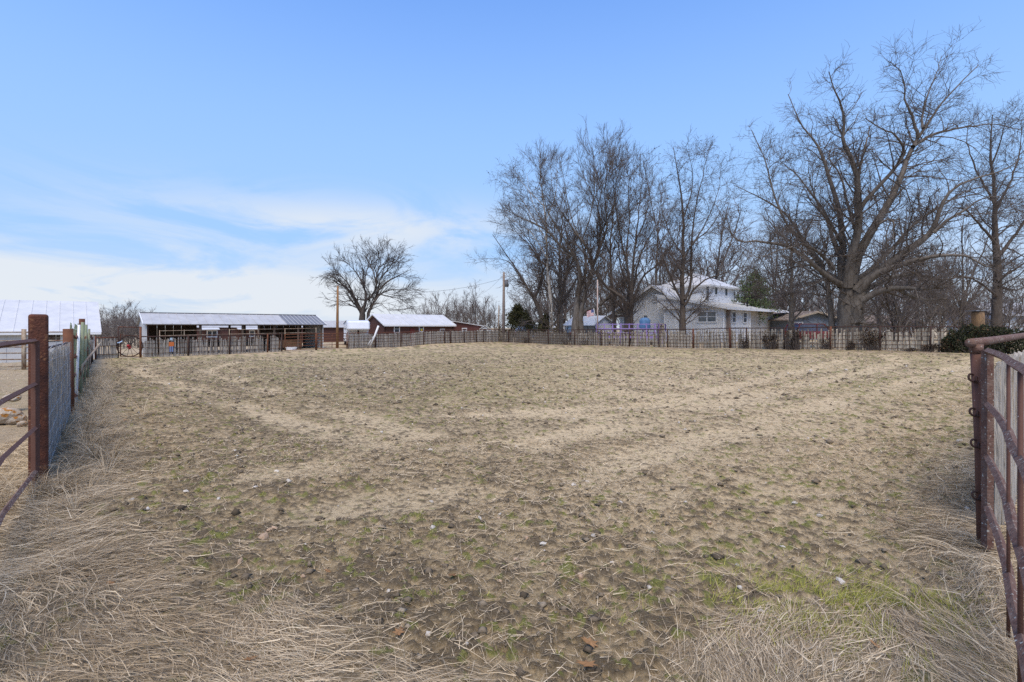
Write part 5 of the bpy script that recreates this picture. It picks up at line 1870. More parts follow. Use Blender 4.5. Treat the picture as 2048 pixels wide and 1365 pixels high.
# flag on a slanting staff
fl = thing('flag', P(1190, 660, 47), 'american flag hanging from a slanting white staff by the deck', 'flag')
MB().tube([P(1193, 652, 47), P(1187.5, 617, 46.6)], .025, 8).build('staff', WHITE, fl, True)
top, st = P(1187.3, 619, 46.6), None
u_, v_ = Vector((-.62, .05, -.10)), Vector((.04, 0, -.55))
FR, FW, FBl = M('flag_red', (.36, .03, .04)), M('flag_white', (.72, .71, .70)), M('flag_blue', (.03, .05, .18))
def fpt(s, t):
    return top + u_ * s + v_ * t + Vector((0, .06 * math.sin(s * 7 + t * 2), -.10 * s * s))
for k in range(13):
    q = MB()
    a0 = .4 if k < 7 else 0.0
    ss = np.linspace(a0, 1, 7)
    vs = [fpt(s, (k + e_) / 13) for e_ in (0, 1) for s in ss]
    vs += [p_ + Vector((0, .006, 0)) for p_ in vs]
    q.add(vs, [(i, i + 1, i + 8, i + 7) for i in range(6)] + [(14 + i + 7, 14 + i + 8, 14 + i + 1, 14 + i) for i in range(6)])
    q.build('stripe', FR if k % 2 == 0 else FW, fl)
q = MB()
ss = np.linspace(0, .4, 5)
vs = [fpt(s, t) for t in (0, 7 / 13) for s in ss]
q.add(vs, [(i, i + 1, i + 6, i + 5) for i in range(4)])
ca_ = q.build('canton', FBl, fl)
q = MB()
for i in range(5):
    for j in range(6):
        c = fpt(.03 + .065 * j, .04 + .11 * i) + Vector((0, -.008, 0))
        q.box(c, (.016, .003, .016))
q.build('star', FW, ca_)
o = MB().tube([P(1195, 690, 46), P(1195, 560, 46)], [.07, .05], 10).build('flag_pole', M('pinkish_pole', (.42, .33, .29), (.36, .28, .24), 4, .8), None, True)
tag(o, 'tall thin pinkish pole beside the flag and deck', 'pole')
# ------------------------------------------------------------------ trees
def norm(v):
    return v / np.maximum(np.linalg.norm(v, axis=-1, keepdims=True), 1e-9)


def tubes_np(Pn, R, sides):
    """Pn (N,K,3), R (N,K) -> verts, quads"""
    N, K, _ = Pn.shape
    T = np.empty_like(Pn)
    T[:, 1:-1] = Pn[:, 2:] - Pn[:, :-2]
    T[:, 0] = Pn[:, 1] - Pn[:, 0]
    T[:, -1] = Pn[:, -1] - Pn[:, -2]
    T = norm(T)
    avg = norm(Pn[:, -1] - Pn[:, 0])
    ref = np.where(np.abs(avg[:, 2:3]) < .8, np.array([[0, 0, 1.]]), np.array([[1., 0, 0]]))
    S = norm(np.cross(T, ref[:, None, :]))
    U = np.cross(S, T)
    a = np.arange(sides) * 2 * math.pi / sides
    V = Pn[:, :, None, :] + R[:, :, None, None] * (S[:, :, None, :] * np.cos(a)[None, None, :, None] + U[:, :, None, :] * np.sin(a)[None, None, :, None])
    V = V.reshape(-1, 3)
    base = (np.arange(N) * K * sides)[:, None, None] + (np.arange(K - 1) * sides)[None, :, None] + np.arange(sides)[None, None, :]
    nxt = (np.arange(N) * K * sides)[:, None, None] + (np.arange(K - 1) * sides)[None, :, None] + ((np.arange(sides) + 1) % sides)[None, None, :]
    F = np.stack([base, nxt, nxt + sides, base + sides], -1).reshape(-1, 4)
    return V, F


def tubes_mesh(name, groups):
    Vs, Fs, off = [], [], 0
    for Pn, R, s in groups:
        if len(Pn) == 0:
            continue
        V, F = tubes_np(Pn, R, s)
        Vs.append(V)
        Fs.append(F + off)
        off += len(V)
    return np_mesh(name, np.vstack(Vs), np.vstack(Fs), True)


def smooth_line(pts, K, wob=0.0, rng=RNG):
    """Catmull-Rom through the points, K samples"""
    p = np.asarray(pts, float)
    q = np.vstack([2 * p[0] - p[1], p, 2 * p[-1] - p[-2]])
    seg = len(p) - 1
    out = []
    for t in np.linspace(0, seg - 1e-6, K):
        i = int(t)
        f_ = t - i
        a, b, c, d = q[i], q[i + 1], q[i + 2], q[i + 3]
        out.append(.5 * (2 * b + (c - a) * f_ + (2 * a - 5 * b + 4 * c - d) * f_ ** 2 + (3 * b - a - 3 * c + d) * f_ ** 3))
    out = np.array(out)
    if wob:
        out[1:-1] += rng.normal(0, wob, (K - 2, out.shape[1]))
    return out


def sprout(Pn, R, rng, dens, length, ang, up, wander, K, tmin=.2, rk=.55, rmin=.004, rlen=.012, fade=.45, fork=0.0):
    """children along each polyline"""
    N, Kp, _ = Pn.shape
    L = np.linalg.norm(np.diff(Pn, axis=1), axis=2).sum(1)
    cnt = rng.poisson(dens * L * (1 - tmin))
    cnt = np.maximum(cnt, 1)
    idx = np.repeat(np.arange(N), cnt)
    n = len(idx)
    t = tmin + (1 - tmin) * rng.random(n) ** .85
    f = t * (Kp - 1)
    i = np.minimum(f.astype(int), Kp - 2)
    w = (f - i)[:, None]
    p = Pn[idx, i] * (1 - w) + Pn[idx, i + 1] * w
    tg = norm(Pn[idx, i + 1] - Pn[idx, i])
    r = R[idx, i] * (1 - w[:, 0]) + R[idx, i + 1] * w[:, 0]
    rv = norm(rng.normal(0, 1, (n, 3)))
    pr = norm(rv - tg * (rv * tg).sum(1, keepdims=True))
    a = np.abs(rng.normal(ang, ang * .28, n))[:, None]
    d = norm(np.cos(a) * tg + np.sin(a) * pr + np.array([0, 0, 1.]) * up)
    ln = length * rng.uniform(.5, 1.35, n) * (1 - fade * t)
    ln = np.minimum(ln, L[idx] * .8 + .1)
    r0 = np.clip(np.minimum(r * rk, ln * rlen + rmin), rmin, None)
    C = np.empty((n, K, 3))
    C[:, 0] = p
    for k in range(1, K):
        d = norm(d + rng.normal(0, wander, (n, 3)) + np.array([0, 0, 1.]) * up * .25)
        C[:, k] = C[:, k - 1] + d * (ln / (K - 1))[:, None]
    Rr = r0[:, None] * np.linspace(1, .35, K)[None, :]
    Rr = np.maximum(Rr, rmin * .6)
    return C, Rr


def make_tree(name, label, base, limbs, levels, bark, twig, seed, group=None, leaf=None, leafmat=None, cat='tree', extra=None, rscale=.66):
    """limbs: list of (points, r0, r1). levels: dicts for sprout"""
    rng = np.random.default_rng(seed)
    o = np.array(base, float)
    t = thing(name, tuple(base), label, cat, group)
    big = []
    K0 = 18
    lp, lr = [], []
    for pts, r0, r1 in limbs:
        c = smooth_line(pts, K0, .02 + .015 * r0, rng) - o
        rr = r1 + (r0 - r1) * (1 - np.linspace(0, 1, K0)) ** 1.35
        lp.append(c)
        lr.append(rr)
    lp, lr = np.array(lp), np.array(lr) * rscale
    lr[0] /= rscale
    lr[:, 0] *= 1.12
    tr = link_mesh('trunk', tubes_mesh('trunk', [(lp, lr, 10)]), bark, t)
    groups = []
    cur = [(lp, lr)]
    for li, lv in enumerate(levels):
        nxt = []
        for Pn, R in cur:
            d = dict(lv)
            C, Rr = sprout(Pn, R, rng, **d)
            nxt.append((C, Rr))
            groups.append((C, Rr, 6 if li == 0 else 4 if li == 1 else 3))
        if li == 1 and len(cur) == 1 and extra:
            C, Rr = sprout(lp, lr, rng, **extra)
            nxt.append((C, Rr))
            groups.append((C, Rr, 3))
        cur = nxt
    cr = link_mesh('crown', tubes_mesh('crown', groups), twig, t)
    if leaf:
        tips = np.vstack([c[:, -1] for c, _ in cur])
        pick = tips[rng.random(len(tips)) < leaf]
        link_mesh('leaf_cluster', leaf_quads('leaf_cluster', pick, rng, .07, .16), leafmat or VINE, t, kind='stuff')
    ntri = sum(len(c) * (c.shape[1] - 1) * s * 2 for c, _, s in groups)
    print(name, 'tris', ntri)
    return t


def leaf_quads(name, Pp, rng, s0, s1, flat=None):
    n = len(Pp)
    u = norm(rng.normal(0, 1, (n, 3)))
    v = norm(np.cross(u, rng.normal(0, 1, (n, 3))))
    if flat is not None:
        u = norm(u * np.array([1, 1, flat]))
    s = rng.uniform(s0, s1, n)[:, None]
    w = norm(np.cross(u, v)) * s * .18
    V = np.stack([Pp - u * s * .6, Pp + v * s * .32 + w, Pp + u * s * .6, Pp - v * s * .32 + w], 1).reshape(-1, 3)
    F = np.arange(n * 4).reshape(-1, 4)
    tone = np.repeat(np.clip(rng.normal(.5, .25, n), 0, 1), 4)
    return np_mesh(name, V, F, False, {'tone': tone})


def cp(crop, pts, d, slope=0.0, bow=0.0):
    """crop = (x0, y0, scale): points traced off an enlarged part of the photograph, set at their real depth"""
    x0, y0, s = crop
    n = len(pts)
    out = []
    for k, q in enumerate(pts):
        t = k / max(n - 1, 1)
        dd = d + slope * t + bow * math.sin(t * 3.14)
        v = P(x0 + q[0] / s, y0 + q[1] / s, dd)
        out.append((v.x, v.y, v.z))
    return out


LV_BIG = [dict(dens=2.2, length=3.6, ang=.9, up=.04, wander=.2, K=6, tmin=.12, rk=.42, rmin=.015, rlen=.012, fade=.68),
          dict(dens=3.1, length=1.6, ang=.8, up=.06, wander=.24, K=4, tmin=.12, rk=.6, rmin=.010, rlen=.011, fade=.3),
          dict(dens=4.8, length=.85, ang=.72, up=.05, wander=.22, K=3, tmin=.08, rk=.7, rmin=.0085, rlen=.008, fade=.3)]
LV_MAPLE = [dict(dens=2.2, length=3.9, ang=.70, up=.14, wander=.12, K=6, tmin=.15, rk=.45, rmin=.016, rlen=.012, fade=.58),
            dict(dens=3.0, length=1.8, ang=.55, up=.16, wander=.14, K=4, tmin=.12, rk=.6, rmin=.011, rlen=.011, fade=.3),
            dict(dens=4.4, length=.85, ang=.5, up=.12, wander=.14, K=3, tmin=.08, rk=.7, rmin=.0095, rlen=.008, fade=.3)]

# -- the huge tree on the right
c5 = (1440, 80, 2.202)
D = 34.0
gx = P(1697, 0, D)
bz = gz(gx.x, D) - .1
oak = [
    ([(gx.x, D, bz), (gx.x - .05, D, bz + .5), (gx.x - .02, D, bz + 1.1)] + cp(c5, [(560, 1190), (562, 1120), (566, 1050), (575, 980)], D), 1.05, .30),
    (cp(c5, [(600, 1250), (600, 1170), (618, 1110), (640, 1075)], D - .3, -.3), .62, .40),
    (cp(c5, [(500, 1330), (486, 1180), (470, 1060), (430, 960), (350, 870), (280, 790), (225, 640), (195, 520), (140, 400)], D + .6, 1.5), .26, .03),
    (cp(c5, [(540, 1080), (470, 1040), (360, 945), (270, 905), (180, 890), (70, 880), (20, 770)], D, -3.5), .25, .03),
    (cp(c5, [(540, 1090), (535, 980), (540, 860), (510, 700), (465, 560), (430, 460), (350, 360), (300, 240)], D + .2, 3), .36, .03),
    (cp(c5, [(560, 1090), (575, 970), (605, 850), (606, 640), (580, 530), (540, 450), (545, 330), (510, 230), (480, 140)], D - .2, -2.5), .40, .03),
    (cp(c5, [(575, 1080), (610, 950), (660, 850), (740, 720), (800, 600), (830, 510), (880, 420), (940, 330), (1020, 230), (1140, 110)], D, 2), .42, .035),
    (cp(c5, [(872, 430), (850, 340), (815, 270), (805, 160), (750, 95)], D + 1.2, -1), .14, .025),
    (cp(c5, [(850, 470), (920, 425), (1000, 400), (1100, 382), (1200, 372), (1330, 395)], D + 1, 2), .15, .03),
    (cp(c5, [(895, 390), (890, 330), (920, 230), (960, 130), (975, 70)], D + 1.3, 1.5), .11, .02),
    (cp(c5, [(604, 760), (660, 690), (770, 565), (812, 490), (770, 420), (700, 385), (640, 345)], D - .8, -2), .19, .03),
    (cp(c5, [(604, 640), (620, 540), (650, 430), (660, 380)], D - 1, 1), .12, .04),
    (cp(c5, [(600, 1110), (660, 1050), (760, 975), (860, 905), (930, 845), (955, 790), (990, 700), (1070, 635), (1230, 580), (1330, 520)], D - .4, -3), .40, .03),
    (cp(c5, [(610, 1110), (680, 1040), (770, 1000), (870, 970), (960, 950), (1090, 955), (1190, 1005), (1260, 960)], D - .6, -5), .30, .035),
    (cp(c5, [(620, 1150), (700, 1110), (780, 1092), (850, 1098), (930, 1095), (1010, 1080), (1120, 1020)], D - .6, -3.5), .30, .035),
    (cp(c5, [(780, 1095), (850, 1130), (920, 1145), (1000, 1140)], D - 1.6, -1), .17, .06),
    (cp(c5, [(550, 1000), (500, 880), (470, 780), (420, 700), (330, 590), (265, 535)], D + .6, 3.5), .24, .025),
    (cp(c5, [(940, 850), (1010, 790), (1090, 740), (1180, 690), (1260, 700)], D - 2, -1.5), .14, .02),
    (cp(c5, [(535, 900), (500, 830), (450, 760), (400, 640), (390, 560)], D + .5, -3), .15, .02),
    (cp(c5, [(640, 900), (700, 810), (760, 800), (765, 880)], D - 1, -1.5), .12, .05),
    (cp(c5, [(500, 1010), (440, 940), (360, 900), (290, 920), (160, 960)], D, -4), .16, .025),
    (cp(c5, [(600, 850), (560, 720), (530, 600), (480, 520), (500, 480), (600, 480)], D, 4), .13, .02),
    (cp(c5, [(660, 850), (720, 770), (780, 690), (850, 620), (960, 600)], D + .5, 4), .12, .02),
    (cp(c5, [(620, 1120), (740, 1050), (860, 1035), (980, 1055), (1100, 1045), (1230, 1080)], D + .5, 3), .22, .03),
    (cp(c5, [(600, 1060), (720, 960), (850, 820), (960, 740), (1100, 660), (1250, 640)], D + .8, 4), .24, .025),
    (cp(c5, [(520, 1060), (420, 1000), (330, 1000), (230, 1040), (140, 1090)], D + .5, 3), .15, .025),
    (cp(c5, [(470, 1050), (380, 900), (280, 760), (160, 690), (60, 640)], D + 1, 4), .18, .025),
]
make_tree('oak_tree', 'huge old bare spreading tree with massive low limbs on the right', (gx.x, D, gz(gx.x, D)), oak, LV_BIG, BARK_GREY, TWIG_GREY, 3,
          extra=dict(dens=1.5, length=2.0, ang=.75, up=.22, wander=.2, K=5, tmin=.1, rk=.3, rmin=.012, rlen=.011), rscale=.82)

# -- the clump in front of the farmhouse
c4 = (940, 260, 3.102)


def tree4(name, label, D, px, limbs, lv, bark, twig, seed, root_r, leaf=None, leafmat=None, extra=None):
    x = (px - 1024) / 1024 * D
    g_ = gz(x, D)
    L_ = []
    for pts, r0, r1, sl in limbs:
        q = cp(c4, pts, D, sl)
        if pts[0][1] > 1150:                      # this stem reaches the ground
            q = [(q[0][0], q[0][1], g_ - .15)] + q
        L_.append((q, r0, r1))
    return make_tree(name, label, (x, D, g_), L_, lv, bark, twig, seed, None, leaf, leafmat, extra=extra)


EX = dict(dens=1.6, length=.9, ang=.8, up=.2, wander=.15, K=4, tmin=.15, rk=.3, rmin=.006, rlen=.01)
tree4('bare_tree', 'dark leaning bare tree left of the pale barked trunk', 56, 1090, [
    ([(462, 1245), (450, 1180), (425, 1110), (395, 1045), (360, 990), (310, 900), (230, 780), (140, 650)], .40, .03, -1),
    ([(398, 1050), (430, 970), (452, 880), (420, 780), (360, 680), (280, 590), (210, 520)], .22, .03, 2),
    ([(430, 960), (470, 830), (480, 720), (520, 600)], .13, .03, -2),
    ([(545, 1240), (555, 1100), (595, 900), (612, 790), (600, 640), (560, 520), (500, 420)], .34, .03, 2),
    ([(590, 920), (640, 800), (660, 690), (720, 560)], .15, .03, -2),
    ([(340, 960), (250, 830), (170, 800), (90, 800)], .10, .02, 1),
    ([(330, 930), (260, 930), (230, 1000), (250, 1050)], .06, .02, 1),
    ([(445, 840), (370, 720), (300, 650), (240, 560)], .12, .02, -2)], LV_BIG, BARK_DARK, TWIG_DARK, 21, .4, extra=EX)
tree4('sycamore_tree', 'tall bare tree with pale whitish trunk behind the fence', 55, 1101, [
    ([(506, 1245), (500, 1100), (488, 940), (478, 760), (470, 600), (452, 440), (440, 320), (430, 180)], .30, .02, 1),
    ([(476, 700), (420, 590), (330, 450), (260, 360), (200, 310)], .10, .02, -1.5),
    ([(470, 600), (400, 480), (370, 380), (350, 270)], .08, .02, 2),
    ([(472, 560), (520, 440), (540, 320), (530, 190)], .09, .02, 1),
    ([(480, 800), (380, 640), (260, 560), (190, 520)], .09, .02, 2),
    ([(455, 470), (350, 360), (280, 260), (270, 230)], .07, .02, -2)], LV_BIG, BARK_PALE, TWIG_DARK, 22, .3, .22, VINE)
tree4('maple_tree', 'large multi stemmed bare tree with thick low limb reaching right', 51.5, 1155, [
    ([(655, 1235), (660, 1120), (672, 1000), (682, 900), (655, 800), (570, 730), (460, 610), (330, 555), (230, 500)], .46, .03, 1),
    ([(690, 1235), (690, 1130), (715, 1010), (755, 880), (750, 780), (690, 680), (600, 560), (520, 420), (500, 230)], .50, .025, -1.5),
    ([(735, 930), (790, 760), (810, 650), (790, 480), (720, 330), (650, 120)], .22, .025, 2),
    ([(690, 1010), (720, 850), (690, 700), (620, 520), (590, 350), (560, 200)], .20, .02, 2.5),
    ([(745, 900), (800, 760), (850, 600), (835, 420), (850, 250), (850, 60)], .20, .02, -2.5),
    ([(690, 1150), (720, 1118), (780, 1100), (840, 1055), (880, 1010), (950, 960), (1030, 900)], .36, .07, -1.5),
    ([(840, 1010), (800, 940), (785, 880), (800, 830)], .20, .06, -1),
    ([(690, 690), (740, 560), (770, 380), (770, 200), (760, 110)], .12, .02, -1),
    ([(800, 650), (880, 500), (930, 330), (950, 180)], .12, .02, 1),
    ([(660, 800), (560, 640), (480, 500), (440, 330), (430, 220)], .14, .02, -3),
    ([(640, 790), (540, 740), (430, 690), (300, 640), (240, 610)], .12, .02, 2),
    ([(790, 480), (830, 330), (890, 200), (910, 110)], .09, .02, 3)], LV_MAPLE, BARK_GREY, TWIG_DARK, 23, .5)
tree4('slender_tree', 'slender straight bare tree between two multi stemmed trees', 50, 1227, [
    ([(892, 1245), (888, 1080), (876, 900), (872, 700), (890, 500), (905, 350), (940, 180)], .20, .02, .5),
    ([(874, 720), (930, 600), (980, 480), (1000, 320)], .09, .02, 2),
    ([(874, 780), (820, 640), (800, 500), (780, 330)], .09, .02, -2)], LV_MAPLE, BARK_DARK, TWIG_DARK, 24, .2)
tree4('maple_tree', 'multi stemmed bare tree in front of the farmhouse porch', 49, 1262, [
    ([(975, 1240), (972, 1130), (950, 1050), (900, 1010), (830, 960), (795, 900), (800, 810)], .34, .05, -2),
    ([(985, 1240), (985, 1100), (985, 930), (945, 720), (905, 480), (880, 250)], .48, .025, 2),
    ([(1000, 1240), (1002, 1080), (1010, 880), (1030, 680), (1050, 470), (1075, 290)], .44, .025, -1),
    ([(1010, 1080), (1070, 920), (1180, 820), (1260, 700), (1330, 600)], .20, .02, -3),
    ([(1012, 990), (1060, 770), (1140, 620), (1230, 520)], .17, .02, 2),
    ([(985, 950), (930, 840), (920, 720), (840, 580), (810, 420)], .16, .02, 3),
    ([(1000, 1000), (970, 780), (990, 560), (980, 380), (1010, 240)], .17, .02, -2),
    ([(1030, 690), (1090, 540), (1110, 400), (1100, 300)], .12, .02, 1)], LV_MAPLE, BARK_DARK, TWIG_DARK, 25, .5)
tree4('bare_tree', 'straight trunked bare tree standing before the farmhouse wing', 45, 1366, [
    ([(1318, 1245), (1317, 1100), (1318, 900), (1324, 700), (1318, 500), (1292, 280), (1262, 110)], .36, .025, 1),
    ([(1318, 1080), (1260, 950), (1200, 800), (1150, 580), (1110, 380), (1075, 190)], .17, .02, -2.5),
    ([(1332, 1055), (1368, 950), (1374, 720), (1400, 470), (1450, 260), (1485, 120)], .22, .02, 1.5),
    ([(1330, 1090), (1390, 990), (1480, 920), (1600, 880), (1690, 780), (1720, 700)], .16, .02, -2.5),
    ([(1322, 800), (1390, 700), (1480, 620), (1560, 500), (1610, 400)], .13, .02, -2),
    ([(1320, 780), (1240, 650), (1190, 480), (1170, 300)], .12, .02, 2),
    ([(1320, 560), (1370, 400), (1380, 250), (1340, 110)], .10, .02, -1.5),
    ([(1376, 720), (1470, 560), (1540, 380), (1560, 220)], .11, .02, 2),
    ([(1318, 880), (1230, 760), (1120, 700), (1060, 640)], .09, .02, 3)], LV_BIG, BARK_DARK, TWIG_DARK, 26, .36, .10, VINE, EX)

# -- wide tree behind the brown house
c1 = (640, 480, 5.69)
LV_FAN = [dict(dens=2.3, length=3.8, ang=.58, up=.05, wander=.11, K=6, tmin=.12, rk=.5, rmin=.026, rlen=.013, fade=.65),
          dict(dens=2.3, length=2.1, ang=.52, up=.03, wander=.12, K=5, tmin=.12, rk=.65, rmin=.02, rlen=.011, fade=.25),
          dict(dens=2.6, length=1.0, ang=.55, up=.0, wander=.14, K=3, tmin=.1, rk=.7, rmin=.016, rlen=.01, fade=.25)]
D = 76.0
gx = P(724, 0, D)
fan = [([(480, 985), (480, 900), (480, 830), (440, 760), (390, 660), (320, 570), (230, 490), (110, 400), (10, 460)], .55, .04, 1),
       ([(485, 980), (490, 840), (520, 700), (510, 570), (460, 450), (370, 320), (250, 220)], .50, .04, -2),
       ([(515, 690), (590, 640), (640, 520), (610, 380), (560, 260), (480, 150)], .30, .04, 2),
       ([(540, 985), (548, 850), (600, 740), (650, 610), (680, 480), (730, 320), (790, 160)], .45, .04, 2),
       ([(655, 590), (740, 500), (850, 430), (950, 380), (1030, 340)], .26, .04, -2),
       ([(620, 700), (690, 620), (800, 570), (930, 570), (1050, 570)], .24, .04, 1),
       ([(520, 690), (430, 680), (330, 700), (160, 705)], .18, .04, -2),
       ([(600, 740), (680, 720), (740, 770), (790, 820)], .12, .03, -2),
       ([(400, 670), (330, 520), (230, 400), (150, 330)], .2, .03, 3),
       ([(640, 520), (650, 380), (690, 250), (660, 150)], .2, .03, -2),
       ([(700, 430), (800, 300), (880, 230), (890, 200)], .18, .03, 2),
       ([(505, 560), (520, 400), (560, 260), (580, 140)], .18, .03, 3),
       ([(680, 620), (800, 650), (900, 670), (990, 690)], .15, .03, 2)]
L_ = []
g_ = gz(gx.x, D)
for pts, r0, r1, sl in fan:
    q = cp(c1, pts, D, sl)
    if pts[0][1] > 950:
        q[0] = (q[0][0], q[0][1], g_ - .1)
    L_.append((q, r0, r1))
make_tree('spreading_tree', 'wide fan shaped bare tree rising behind the brown house', (gx.x, D, g_), L_, LV_FAN, BARK_DARK, M('dark_fan_twig', (.04, .03, .026), (.07, .055, .046), 2, .95), 31)

# -- slim tree by the evergreen and the trunks at the right edge
c7 = (1450, 530, 6.827)
D = 43.0
gx = P(1583, 0, D)
g_ = gz(gx.x, D)
L_ = []
for pts, r0, r1, sl in [([(905, 1150), (905, 900), (905, 700), (905, 400), (910, 100), (905, -250), (880, -600)], .34, .03, 0),
                        ([(885, 520), (800, 330), (730, 150), (650, -50), (600, -350)], .14, .02, 2),
                        ([(890, 560), (780, 420), (640, 300), (480, 100), (380, -100)], .10, .02, -2),
                        ([(940, 740), (1060, 600), (1170, 430), (1230, 250), (1250, 0)], .13, .02, -2),
                        ([(905, 200), (850, 50), (800, -200), (780, -500)], .10, .02, 2),
                        ([(905, 250), (1000, 50), (1080, -200), (1120, -450)], .10, .02, 1),
                        ([(900, 640), (780, 590), (680, 540), (560, 420)], .08, .02, 1)]:
    q = cp(c7, pts, D, sl)
    if pts[0][1] > 1100:
        q[0] = (q[0][0], q[0][1], g_ - .1)
    L_.append((q, r0, r1))
make_tree('bare_tree', 'slim bare tree between the farmhouse and the huge tree', (gx.x, D, g_), L_, LV_BIG, BARK_GREY, TWIG_GREY, 41)

D = 38.0
c5b = (1440, 80, 2.202)
gx = P(1992, 0, D)
g_ = gz(gx.x, D)
L_ = []
for pts, r0, r1, sl in [([(1215, 1400), (1218, 1180), (1222, 1000), (1210, 860), (1212, 740), (1200, 600), (1190, 450), (1200, 330)], .38, .03, 1),
                        ([(1215, 900), (1130, 800), (1060, 740), (980, 760)], .16, .02, -2),
                        ([(1218, 960), (1300, 860), (1360, 760), (1420, 600)], .22, .03, 1),
                        ([(1210, 760), (1280, 620), (1320, 480), (1330, 350)], .16, .02, 2),
                        ([(1208, 720), (1130, 580), (1090, 450), (1100, 340)], .13, .02, 2),
                        ([(1222, 1060), (1300, 1010), (1380, 960)], .2, .04, -1),
                        ([(1220, 1130), (1130, 1060), (1030, 1040), (920, 1060)], .14, .02, -3),
                        ([(1222, 1090), (1310, 1100), (1400, 1060)], .16, .03, 2),
                        ([(1195, 560), (1240, 430), (1260, 330)], .1, .02, -1)]:
    q = cp(c5b, pts, D, sl)
    if pts[0][1] > 1350:
        q[0] = (q[0][0], q[0][1], g_ - .1)
    L_.append((q, r0, r1))
make_tree('bare_tree', 'bare tree with dark trunk at the right edge behind the hedge', (gx.x, D, g_), L_, LV_BIG, BARK_DARK, TWIG_GREY, 43,
          extra=dict(dens=3.0, length=1.2, ang=.9, up=.1, wander=.2, K=4, tmin=.0, rk=.3, rmin=.006, rlen=.01))
o = MB().tube([(P(1956, 0, 36).x, 36, gz(33, 36) - .1), (P(1956, 0, 36).x, 36, EYE + 1.0), (P(1955, 0, 36).x, 36, EYE + 1.12)], [.42, .36, .34], 12)
st_ = thing('tree_stump', (P(1956, 0, 36).x, 36, gz(33, 36)), 'sawn off tan tree trunk behind the dark hedge', 'stump')
o.build('stump', M('sawn_trunk', (.30, .19, .10), (.18, .12, .075), 5, .9, .5, stretch=(2, 2, .4)), st_, True)
MB().slab([(P(1956, 0, 36).x - .5, 35.6, EYE + 1.12), (P(1956, 0, 36).x + .55, 35.6, EYE + 1.17), (P(1956, 0, 36).x + .55, 36.5, EYE + 1.17), (P(1956, 0, 36).x - .5, 36.5, EYE + 1.12)], (0, 0, .06)).build('tin_lid', GALV_DARK, st_)

# ------------------------------------------------------------------ background bare trees: five kinds, each tree its own object
def generic(seed, h, spread, stems, upb):
    rng = np.random.default_rng(seed)
    limbs = []
    for s in range(stems):
        a = rng.uniform(0, 6.28)
        q = [(rng.normal(0, .15) * (stems > 1), rng.normal(0, .15) * (stems > 1), -.2)]
        tilt = (.06 if stems == 1 else .22) * h
        for t in (.15, .4, .7, 1.0):
            q.append((q[0][0] + math.cos(a) * tilt * t ** 1.3 + rng.normal(0, .02 * h), q[0][1] + math.sin(a) * tilt * t ** 1.3 + rng.normal(0, .02 * h), h * t * rng.uniform(.92, 1.0)))
        limbs.append((q, .022 * h / stems ** .3, .02))
        for k in range(8 if stems == 1 else 4):
            t = rng.uniform(.22, .75)
            b = rng.uniform(0, 6.28)
            i = 1 + int(t * 3)
            p0 = np.array(q[i - 1]) * .5 + np.array(q[i]) * .5
            ln = spread * h * rng.uniform(.6, 1.1) * (1.1 - t * .6)
            l2 = [tuple(p0)]
            for u in (.35, .7, 1.):
                l2.append((p0[0] + math.cos(b) * ln * u * (1 - .2 * u), p0[1] + math.sin(b) * ln * u * (1 - .2 * u), p0[2] + ln * upb * u * (1 + .25 * u)))
            limbs.append((l2, .0085 * h, .015))
    LVG = [dict(dens=1.7, length=.24 * h, ang=.6, up=.15, wander=.13, K=5, tmin=.15, rk=.5, rmin=.022, rlen=.012, fade=.25),
           dict(dens=2.2, length=.14 * h, ang=.6, up=.1, wander=.16, K=4, tmin=.12, rk=.6, rmin=.017, rlen=.011, fade=.3),
           dict(dens=2.6, length=.08 * h, ang=.6, up=.08, wander=.16, K=3, tmin=.1, rk=.7, rmin=.014, rlen=.01, fade=.3)]
    rngs = np.random.default_rng(seed + 1)
    lp, lr = [], []
    for pts, r0, r1 in limbs:
        lp.append(smooth_line(pts, 10, .03, rngs))
        lr.append(r0 + (r1 - r0) * np.linspace(0, 1, 10) ** .8)
    lp, lr = np.array(lp), np.array(lr)
    groups, cur = [], (lp, lr)
    for li, lv in enumerate(LVG):
        cur = sprout(*cur, rngs, **lv)
        groups.append((*cur, 4 if li == 0 else 3))
    return tubes_mesh('trunk', [(lp, lr, 7)]), tubes_mesh('crown', groups)


GEN = [generic(101, 9, .36, 1, .8), generic(103, 8, .40, 3, .9), generic(105, 10, .34, 1, 1.0), generic(107, 7, .42, 4, .8), generic(109, 9, .38, 2, .9)]
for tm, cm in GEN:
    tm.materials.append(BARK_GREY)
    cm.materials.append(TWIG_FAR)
GEN_H = [9, 8, 10, 7, 9]


def place_tree(px, ytop, d, kind, label, group, rot=None):
    x = (px - 1024) / 1024 * d
    z = gz(x, d)
    h = EYE + (655 - ytop) * d / 1024 - z
    s = h / (GEN_H[kind] * 1.08)
    t = thing('bare_tree', (x, d, z), label, 'tree', group)
    t.scale = (s * random.uniform(.9, 1.15), s * random.uniform(.9, 1.15), s)
    t.rotation_euler = (0, 0, random.uniform(0, 6.28))
    for nm, me in (('trunk', GEN[kind][0]), ('crown', GEN[kind][1])):
        o = bpy.data.objects.new(nm, me)
        COL.objects.link(o)
        o.parent = t
    return t


